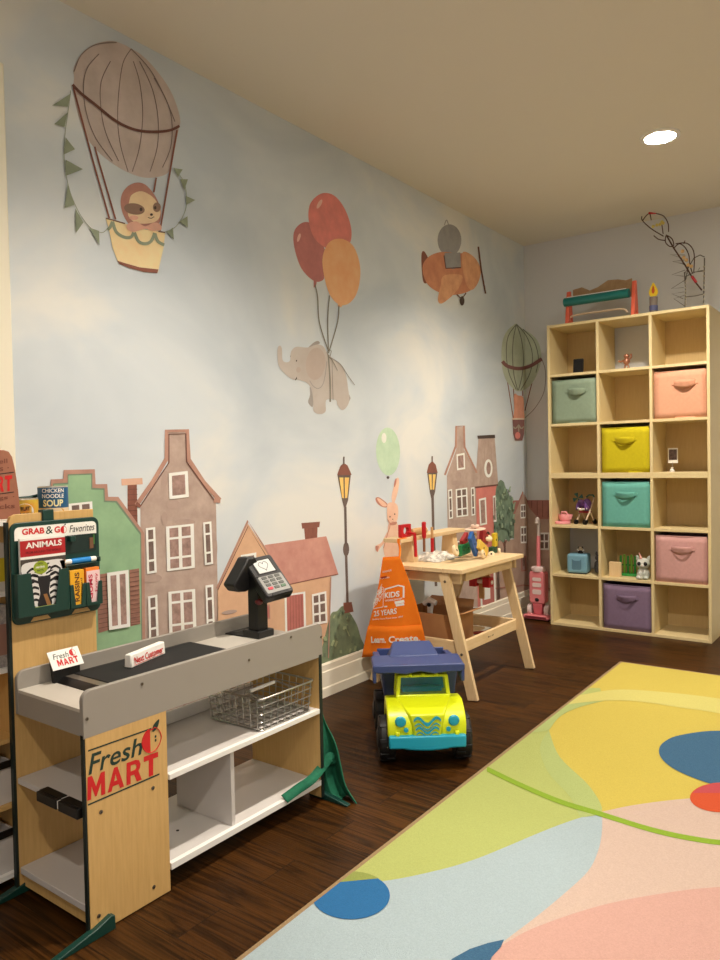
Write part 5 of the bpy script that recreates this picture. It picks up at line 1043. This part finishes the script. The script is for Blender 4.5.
MB().cyl((0,-L_/2,.017),(0,L_/2,.017),.0165,WDB,22).build('head', t, bevel=.003); MB().cyl((0,L_/2,.017),(0,L_/2+.004,.017),.015,WHI,22).build('face', t)
hy = at(415.5,550,0,tx+.045).y-(a.y+b.y)/2
MB().tube([(.042,hy,.016),(.044,hy,-.02),(.046,hy,-.090)], .0075, RT, 12).build('handle', t)
MB().cyl((0,hy,.017),(.045,hy,.015),.0065,RT,12).build('handle_neck', t)
a = sp(424,534,tx+.05)
t = thing('toy_file', 'red handled wooden tool standing upright beside the mallet', 'toy tool', (tx+.05, a.y, SZ-.055))
MB().tube([(0,0,.062),(0,0,.072),(0,0,.135),(0,0,.139)], [.008,.0105,.0105,.006], RT, 14).build('handle', t); MB().cyl((0,0,-.0),(0,0,.064),.0062,BRW,12).build('shaft', t)
a = sp(432,531,tx+.05)
t = thing('toy_screwdriver', 'red toy tool with cream peg top at the lamp end of the tool shelf', 'toy tool', (tx+.05, a.y, SZ-.065))
MB().cyl((0,0,.065),(0,0,.118),.0068,WDB,12).build('peg_top', t); MB().cyl((0,0,0),(0,0,.066),.0080,RT,12).build('shaft', t)
# crumpled bag on the tabletop
t = thing('crumpled_bag', 'crumpled white printed paper bag lying on the workbench top', 'bag', at(435,558.5,2,BZ+.001)); t.scale = (1.3, 1.35, 1.1)
CB = mat('printed_paper', (236,230,218), .8, alt=(168,162,152), scale=55, spread=.10); rnd = random.Random(3)
nz = [[rnd.uniform(-1,1) for _ in range(13)] for _ in range(9)]
def bag(u, v):
    i, j = int(u*12), int(v*8); e = sin(pi*u)**.6*sin(pi*v)**.6
    return (-.065+.13*v+nz[j][i]*.008, -.085+.17*u+nz[j][i]*.009, .001+e*(.024+.013*nz[j][i]))
m_ = MB().surf(bag, 12, 8, CB); m_.build('paper', t, ang=25, recalc=False, solid=.001)
# pile of toy construction pieces on the tabletop
def perf(name, label, px, py, x, size, mt, rot, holes=3, grp='perforated wooden building pieces on the workbench', up=0):
    size = tuple(v*1.28 for v in size); P = at(px, py, 0, x); t = thing(name, label, 'toy block', (P.x, P.y, max(P.z, BZ+.001)+up), 0, grp)
    M = Euler(rot).to_matrix().to_4x4(); m_ = MB().box(-size[0]/2,size[0]/2,-size[1]/2,size[1]/2,-size[2]/2,size[2]/2,mt,M); lo_ = min(v[2] for v in m_.v); m_.v = [(v[0],v[1],v[2]-lo_) for v in m_.v]; m_.build('plank', t, bevel=.0015)
    h_ = MB()
    for k in range(holes):
        for s in (-1, 1): h_.lathe([(0,0),(.0052,0),(.0052,.0006),(0,.0006)], mat('hole_dark',(34,26,24),.8), T(0,0,-lo_)@M@T(s*size[0]/2,(k-(holes-1)/2)*size[1]/holes,0)@Ry(s*pi/2), 14)
    h_.build('peg_holes', t)
TG, TB, TY_, TR2 = mat('block_green',(14,112,62),.45), mat('block_blue',(28,86,160),.45), mat('block_yellow',(222,184,72),.45), mat('block_red',(150,28,34),.45)
perf('building_plank','green perforated plank lying at the left of the toy pile',464.5,555.0,.40,(.014,.088,.040),TG,(.05,0,.12),2)
perf('building_plank','dark red slanted plank resting on the green one',464.5,547,.395,(.014,.055,.030),TR2,(.5,0,.1),1)
perf('building_plank','blue perforated plank leaning to the right in the toy pile',473.5,557.0,.435,(.013,.036,.094),TB,(.70,0,.15),1)
perf('building_plank','yellow perforated plank leaning beside the blue one',482.5,557.5,.44,(.013,.034,.088),TY_,(1.1,0,.1),1)
perf('building_plank','dark red plank standing behind the yellow one',484,545,.385,(.016,.060,.044),TR2,(-.35,0,.1),1)
perf('building_plank','upright yellow plank at the right end of the toy pile',494.8,546.5,.40,(.014,.032,.052),mat('block_mustard',(214,186,40),.45),(.02,0,.15),1)
perf('building_plank','dark green plank under the upright yellow one',493,555,.40,(.016,.052,.026),mat('block_dark_green',(10,70,44),.45),(0,0,.1),1)
def disc(label, px, py, x, r, th, rot, mt=None):
    r *= 1.25; P = at(px, py, 0, x); t = thing('wooden_disc', label, 'toy disc', (P.x, P.y, P.z), 0, 'cream wooden wheels in the toy pile')
    M = Euler(rot).to_matrix().to_4x4(); m_ = MB().lathe([(0,-th/2),(r*.9,-th/2),(r,-th/4),(r,th/4),(r*.9,th/2),(0,th/2)], mt or mat('cream_wood',(226,204,164),.5), M, 22); m_.build('disc', t); MB().lathe([(0,th/2),(.005,th/2),(.005,th/2+.001),(0,th/2+.001)], mat('hole_dark',(34,26,24),.8), M, 12).build('axle_hole', t)
disc('cream wheel at the far left of the toy pile',455.5,550.5,.40,.021,.014,(0,pi/2-.3,.2)); disc('cream wheel below the end of the yellow plank',483,554,.455,.017,.012,(0,pi/2-.2,.2))
disc('cream wheel at the right end of the toy pile',499,552,.41,.016,.012,(0,pi/2,.6)); disc('cream wheel lying low at the front right of the toy pile',491.5,554.5,.435,.013,.012,(.9,.5,0))
disc('pale wooden disc like a hat brim on top of the toy pile',475.2,529,.39,.040,.006,(.06,0,0),mat('pale_pinkish_wood',(226,196,176),.5)); disc('small pale knob on top of the brim shaped disc',475,526.2,.39,.017,.014,(.06,0,0),mat('pale_pinkish_wood',(226,196,176),.5))
disc('cream wheel behind the red and blue planks',467.5,540.5,.37,.022,.012,(.3,pi/2-.5,.3)); disc('cream wheel beside the brown post under the brim disc',473.5,535.5,.37,.014,.014,(.5,.4,.2)); disc('cream wheel on the dark red plank to the right',487,537.5,.39,.022,.014,(.2,.5,.2))
t = thing('brown_post', 'short brown wooden post holding up the brim shaped disc', 'toy block', (*at(476,540,0,.385)[:2], BZ+.001)); MB().cyl((0,0,0),(0,0,.083),.0075,BRW,12).build('rod', t, bevel=.001)
t = thing('black_band', 'black curved piece on the wheel at the right of the toy pile', 'toy part', at(487,535.3,0,.39)); MB().tube(smooth([(0,-.022,.0),(0,-.012,.010),(0,.01,.012),(0,.022,.004)], False), .005, BLK, 10).build('band', t)
# cardboard box on the lower slats
t = thing('cardboard_box', 'open brown cardboard box on the lower slats of the workbench', 'box', (.30, 2.94, .1845))
KB = mat('cardboard', (172,124,78), .85, alt=(160,112,70), scale=14); w_, l_, h_ = .27, .20, .15
m_ = MB(); m_.box(-w_/2,w_/2,-l_/2,l_/2,0,.004,KB); m_.box(-w_/2,w_/2,-l_/2,-l_/2+.004,.004,h_,KB).box(-w_/2,w_/2,l_/2-.004,l_/2,.004,h_,KB).box(-w_/2,-w_/2+.004,-l_/2+.004,l_/2-.004,.004,h_,KB).box(w_/2-.004,w_/2,-l_/2+.004,l_/2-.004,.004,h_,KB); m_.build('box_body', t)
for nm_, pts in (('flap',[(w_/2,-l_/2+.01,h_),(w_/2,l_/2-.01,h_),(w_/2+.055,l_/2-.02,h_+.012),(w_/2+.055,-l_/2+.02,h_+.012)]), ('flap',[(-w_/2,l_/2,h_),(w_/2,l_/2,h_),(w_/2-.02,l_/2+.05,h_+.03),(-w_/2+.02,l_/2+.05,h_+.03)])): MB().poly(pts, KB).build(nm_, t, solid=.004)
t = thing('white_tool', 'white and black toy tool sticking out of the cardboard box', 'toy tool', (.27, 2.93, .190))
MB().tube([(0,0,0),(0,0,.13),(.006,-.004,.17)], [.012,.013,.016], WHI, 14).build('handle', t); MB().tube([(-.03,0,.165),(.0,-.004,.185),(.035,-.004,.175)], [.012,.016,.012], WHI, 12).build('head', t); MB().ball((.004,-.014,.165),(.012,.008,.010),BLK,12).build('button', t)
t = thing('red_rod', 'dark red toy rod lying on the lower slats beyond the cardboard box', 'toy part', (.43, 3.19, .1845)); MB().tube([(-.05,-.05,.0075),(.04,.06,.0075)], .0075, mat('rod_red',(136,40,30),.5), 12).build('rod', t, bevel=.001)
# orange apron on the near end of the workbench
OC = mat('orange_apron_cloth', (252, 132, 8), .8, alt=(250, 124, 4), scale=90, bump=.25, bscale=600)
t = thing('orange_apron', 'orange children\'s workshop apron hanging from the near end of the workbench', 'apron', (.19, 2.70, 0))
AYP = 2.715
Lp = [(384,557),(378,592),(370,622),(366,640),(362.5,657)]; Rp = [(400.5,556),(412,592),(418.5,622),(420.5,640),(421,655)]
LA = smooth([tuple(at(a,b,1,AYP)) for a, b in Lp], False, 6); RA_ = smooth([tuple(at(a,b,1,AYP)) for a, b in Rp], False, 6); n_ = len(LA)-1
def oap(u, v, off=0):
    i = min(int(round(v*n_)), n_); p_ = Vector(LA[i]).lerp(Vector(RA_[i]), u)
    fold = .014*v*sin(2*pi*u*1.35+.6)+(.055*(u-.70)/.3*v if u > .70 else 0)
    return (p_.x, p_.y-off-.008+fold, p_.z)
MB().surf(oap, 30, n_, OC).build('apron_cloth', t, world=True, solid=.002, recalc=False, ang=80)
v0 = .55
MB().surf(lambda u, v: oap(u, v0+(1-v0)*(round(v*6)/6)*.985, .005), 30, 6, OC).build('pocket', t, world=True, solid=.002, recalc=False, ang=80)
m_ = MB(); ribbon(m_, [tuple(at(399.5,557.0,1,AYP-.008)), tuple(at(400,549,1,2.735)), (.229,2.740,SZ+.004)], .011, OC, (0,-1,.1)); m_.box(.223,.235,2.7385,2.80,SZ+.0185,SZ+.0202,OC).box(.223,.235,2.7385,2.7402,SZ+.003,SZ+.020,OC)
m_.build('neck_strap', t, world=True, solid=.0015, recalc=False, ang=80)
m_ = MB(); m_.flat = True; ay = AYP-.030
txpx(m_, 'WORKSHOPS', (380,573.5), (389.5,571.6), 1.8, 1, ay, WHI, .01); m_.poly([tuple(at(x,y,1,ay)) for x, y in ((378.5,577.5),(384.5,576.4),(384.5,578),(378.5,579.2))], mat('apron_dark_red',(160,40,10),.7)); txpx(m_, 'FOR KIDS', (378,580), (387.5,578.4), 1.4, 1, ay, WHI, .01)
txpx(m_, 'KIDS', (382.3,599), (397.4,597.2), 5.8, 1, ay, WHI, .03)
def seg(a, b, w_): 
    A = at(*a,1,ay); B = at(*b,1,ay); d = (B-A).normalized(); n2 = Vector((-d.z,0,d.x))*w_; m_.poly([tuple(A+n2),tuple(B+n2),tuple(B-n2),tuple(A-n2)], WHI)
seg((382.2,592.5),(383,589.4),.002); seg((382.2,590),(396,586),.003); seg((396,586),(401,587.5),.003); seg((400.6,587),(400.6,598.5),.004); seg((382,607.4),(401,605.4),.003); seg((393,603.4),(401.2,602),.006); seg((394,606),(401.2,605),.005)
txpx(m_, 'WORKSHOP', (382.5,602.4), (399.5,600.2), 1.9, 1, ay, WHI, .02)
LG_ = lambda s, l, r, h: txpx(m_, s, l, r, h, 1, ay, WHI, .02, .15)
LG_('THE', (373.6,598), (379.6,588.6), 4); LG_('HOME', (371.2,604.5), (380.2,592), 5); LG_('DEPOT', (370.4,609), (380.5,598.5), 5)
seg((370.6,609.6),(380.6,607.6),.0014); seg((380.6,607.6),(381.2,588),.0014)
txpx(m_, '25 YEARS', (371,617.5), (395,614.2), 5.6, 1, ay, WHI, .02); txpx(m_, 'Building Future Doers since 1997', (369.5,621.6), (400.5,618.6), 2.0, 1, ay, WHI, .01)
m2_ = m_; m_ = MB(); m_.flat = True; txpx(m_, 'Learn.', (368,644.2), (385.2,643.2), 6.6, 1, ay-.006, WHI, .03); txpx(m_, 'Create.', (388,643.2), (414,643.6), 6.8, 1, ay-.006, WHI, .03)
# press the print onto the cloth's folds
for nm_, m_ in (('printed_lettering', m2_), ('slogan_lettering', m_)):
    vs = []
    for x, y, z in m_.v:
        best = None
        for i in range(n_):
            z1, z0 = LA[i][2], LA[i+1][2]
            if z0 <= z <= z1: f = (z1-z)/(z1-z0); best = (i+f)/n_; break
        if best is None: best = .0 if z > .4 else 1.0
        i = min(int(best*n_), n_-1); f = best*n_-i; l_ = Vector(LA[i]).lerp(Vector(LA[i+1]), f); r_ = Vector(RA_[i]).lerp(Vector(RA_[i+1]), f)
        u = (x-l_.x)/(r_.x-l_.x); p_ = l_.lerp(r_, u); fold = .014*best*sin(2*pi*u*1.35+.6)+(.055*(u-.70)/.3*best if u > .70 else 0)
        vs.append((x, p_.y-.008+fold-.0050-(.0085 if best > v0-.02 else 0), z))
    m_.v = vs; m_.build(nm_, t, world=True, recalc=False)
# ------------------------------------------------------------------ dump truck
t = thing('toy_dump_truck', 'lime and navy plastic toy dump truck with black wheels on the dark floor', 'toy truck', (.72, 2.14, 0), math.atan2(.622, .784))
LM = mat('lime_plastic', (214, 226, 20), .35); LMD = mat('lime_shade_plastic', (196, 208, 14), .4); TQ = mat('truck_teal', (22, 158, 190), .4); NV = mat('navy_plastic', (50, 66, 118), .45); TIRE = mat('tyre_black', (18,18,20), .6); WGL = mat('cab_glass', (14,84,96), .15)
for y in (0, .285):
    for s in (-1, 1):
        w_ = MB(); R_ = .0765; c_ = Matrix.Translation((s*.128, y, R_+.0012))@Ry(pi/2)
        w_.lathe([(0,-.026),(.05,-.027),(.068,-.028),(R_-.002,-.02),(R_-.002,.02),(.068,.028),(.05,.027),(0,.026)], TIRE, c_, 30)
        for k in range(18): a = 2*pi*k/18; w_.box(R_-.006,R_,-.007,.007,-.026 if k%2 else -.004,.004 if k%2 else .026,TIRE,c_@Rz(a))
        wo = w_.build('wheel', t, bevel=.0015); MB().lathe([(0,0),(.034,0),(.036,.004),(.02,.009),(0,.010)], mat('hub_dark',(34,36,40),.5), c_@(T(0,0,.0262) if s > 0 else T(0,0,-.0262)@Rx(pi)), 20).build('hub', wo)
MB().box(-.075,.075,-.075,.40,.055,.115,TIRE).build('chassis', t, bevel=.004)
# hood, fenders, cab
def loft(secs, mt):
    m_ = MB(); n = len(secs[0]); vs = [p for s_ in secs for p in s_]
    fs = [tuple(range(n))[::-1], tuple(range(len(vs)-n, len(vs)))]+[(i*n+j, i*n+(j+1)%n, (i+1)*n+(j+1)%n, (i+1)*n+j) for i in range(len(secs)-1) for j in range(n)]
    return m_.add(vs, fs, mt)
S_ = lambda y, wb, wt, z0, z1: [(-wb,y,z0),(wb,y,z0),(wt,y,z1),(-wt,y,z1)]
loft([S_(-.108,.042,.056,.115,.187), S_(-.02,.088,.090,.115,.214), S_(.0,.090,.092,.115,.216)], LM).build('hood', t, bevel=.005, seg=3)
for s in (-1, 1):
    pr = [(-.100,.112),(-.104,.150),(-.092,.178),(-.060,.198),(-.02,.212),(.055,.205),(.082,.16),(.090,.112),(.070,.112),(.058,.148),(.030,.166),(0,.170),(-.030,.166),(-.058,.148),(-.072,.112)]
    fo = MB().prism(pr, min(s*.048, s*.130), max(s*.048, s*.130), LM, basis((0,0,0),(0,1,0),(0,0,1),(1,0,0))).build('fender', t, bevel=.005, seg=3)
    MB().lathe([(0,0),(.0175,0),(.0185,.003),(.014,.008),(0,.009)], TQ, T(s*.088,-.1025,.166)@Rx(pi/2), 22).build('headlight', fo); MB().lathe([(0,0),(.008,0),(.0075,.004),(0,.005)], TQ, T(s*.070,-.1040,.138)@Rx(pi/2), 16).build('marker_light', fo); MB().box(s*.098-.007,s*.098+.007,-.112,-.098,.118,.132,LM).build('bumper_mount', fo, bevel=.003)
# grille waves
gm = MB(); G_ = basis((0,-.1088,.115), (1,0,0), Vector((0,-.000,1)), None)
def wv(v0_, a, w_, x1): 
    P = [(-x1+2*x1*i/24, v0_+a*cos(2*pi*(i/24-.5)*1.45)*-1) for i in range(25)]; return [(x, v+w_/2*(1-.3*abs(x)/x1)) for x, v in P]+[(x, v-w_/2*(1-.3*abs(x)/x1)) for x, v in P[::-1]]
for v0_, a, w_, x1 in ((.052,.011,.012,.045),(.034,.010,.005,.042),(.022,.009,.009,.039),(.008,.007,.005,.036)): gm.prism(wv(v0_, a, w_, x1), .0005, .003, TQ, G_)
gm.build('grille', t)
MB().prism([(-.127,.120)]+[(.127,.120)]+[(.127-.254*i/20, .079-.008*(.5+.5*cos(2*pi*(i/20-.5)*1.0))*(1 if 4<i<16 else .4)) for i in range(21)], .086, .118, TQ, basis((0,0,0),(1,0,0),(0,0,1),(0,-1,0))).build('bumper', t, bevel=.006, seg=3)
# cab with open windows: posts, roof, back
cb = MB(); F0, F1 = .0, .105
cb.box(-.094,.094,F0,F1,.112,.218,LM)
cb.add([], [], LM)
loft([S_(0,.094,.094,.2,.218), S_(0,.094,.094,.2,.218)], LM)
def post(x0, x1, xt0, xt1, y0, y1, yt0, yt1): cb.add([(x0,y0,.216),(x1,y0,.216),(x1,y1,.216),(x0,y1,.216),(xt0,yt0,.280),(xt1,yt0,.280),(xt1,yt1,.280),(xt0,yt1,.280)], [(0,3,2,1),(4,5,6,7),(0,1,5,4),(1,2,6,5),(2,3,7,6),(3,0,4,7)], LM)
for s in (-1, 1):
    a, b = sorted((s*.094, s*.080)); c_, d = sorted((s*.088, s*.074)); post(a, b, c_, d, F0, F0+.016, F0+.010, F0+.024); post(a, b, c_, d, F1-.02, F1, F1-.022, F1-.002)
cb.box(-.094,.094,-.001,.010,.210,.220,LM)
cb.build('cab', t, bevel=.004, seg=3)
loft([S_(.006,.089,.084,.278,.288), S_(F1,.089,.084,.278,.289)], LM).build('cab_roof', t, bevel=.004, seg=3)
MB().box(-.082,.082,F1-.016,F1-.008,.112,.280,TQ).build('cab_rear_wall', t); MB().add([(-.08,.006,.219),(.08,.006,.219),(.074,.016,.277),(-.074,.016,.277)], [(0,1,2,3)], mat('windscreen_clear',(210,235,238),.03,trans=1)).build('windscreen', t, recalc=False); MB().box(-.07,.07,.05,.085,.15,.235,TQ).build('seat', t, bevel=.006)
for x in (-.045,0,.045): MB().ball((x,.004,.288),(.008,.007,.006), LM, 12).build('roof_lamp', t)
# dump bed
bd = MB(); bd.box(-.118,.118,.125,.430,.135,.150,NV)
for s in (-1, 1):
    a, b = sorted((s*.142, s*.128)); bd.add([(a*.86,.125,.15),(b*.86,.125,.15),(b*.86,.43,.15),(a*.86,.43,.15),(a,.110,.305),(b,.110,.305),(b,.445,.255),(a,.445,.255)], [(0,3,2,1),(4,5,6,7),(0,1,5,4),(1,2,6,5),(2,3,7,6),(3,0,4,7)], NV)
    c_, d = sorted((s*.152, s*.128)); bd.add([(c_,.09,.292),(d,.09,.292),(d,.44,.244),(c_,.44,.244),(c_,.09,.308),(d,.09,.308),(d,.44,.260),(c_,.44,.260)], [(0,3,2,1),(4,5,6,7),(0,1,5,4),(1,2,6,5),(2,3,7,6),(3,0,4,7)], NV)
bd.add([(-.118,.118,.15),(.118,.118,.15),(.14,.098,.318),(-.14,.098,.318),(-.118,.132,.15),(.118,.132,.15),(.14,.112,.318),(-.14,.112,.318)], [(0,1,2,3),(4,7,6,5),(0,4,5,1),(1,5,6,2),(2,6,7,3),(3,7,4,0)], NV)
bd.add([(-.118,.425,.15),(.118,.425,.15),(.135,.44,.27),(-.135,.44,.27),(-.118,.435,.15),(.118,.435,.15),(.135,.45,.27),(-.135,.45,.27)], [(0,1,2,3),(4,7,6,5),(0,4,5,1),(1,5,6,2),(2,6,7,3),(3,7,4,0)], NV)
bd.build('dump_bed', t, bevel=.004)
vis = [(-.160,-.022),(.150,-.022),(.150,.115),(-.160,.115)]
m_ = MB(); nx = 16
for i in range(nx): pass
m_.prism([(-.162,.307),(-.145,.302),(-.09,.302),(-.05,.297),(.0,.306),(.05,.297),(.09,.302),(.135,.302),(.152,.307),(.152,.326),(.145,.330),(-.155,.330),(-.162,.326)], .022, -.115, NV, basis((0,0,0),(1,0,0),(0,0,1),(0,-1,0)))
m_.v = [(x-.010, y, z) for x, y, z in m_.v]; m_.build('bed_visor', t, bevel=.004)
for s, x in ((-1,-.166),(1,.135)): MB().box(x-.006,x+.006,-.02,.05,.268,.310,NV).build('visor_end', t, bevel=.004)
loft([[(-.112,.085,.318),(.072,.085,.318),(.068,.088,.334),(-.108,.088,.334)], [(-.112,.22,.295),(.072,.22,.295),(.050,.205,.358),(-.085,.205,.358)]], NV).build('bed_block', t, bevel=.005)
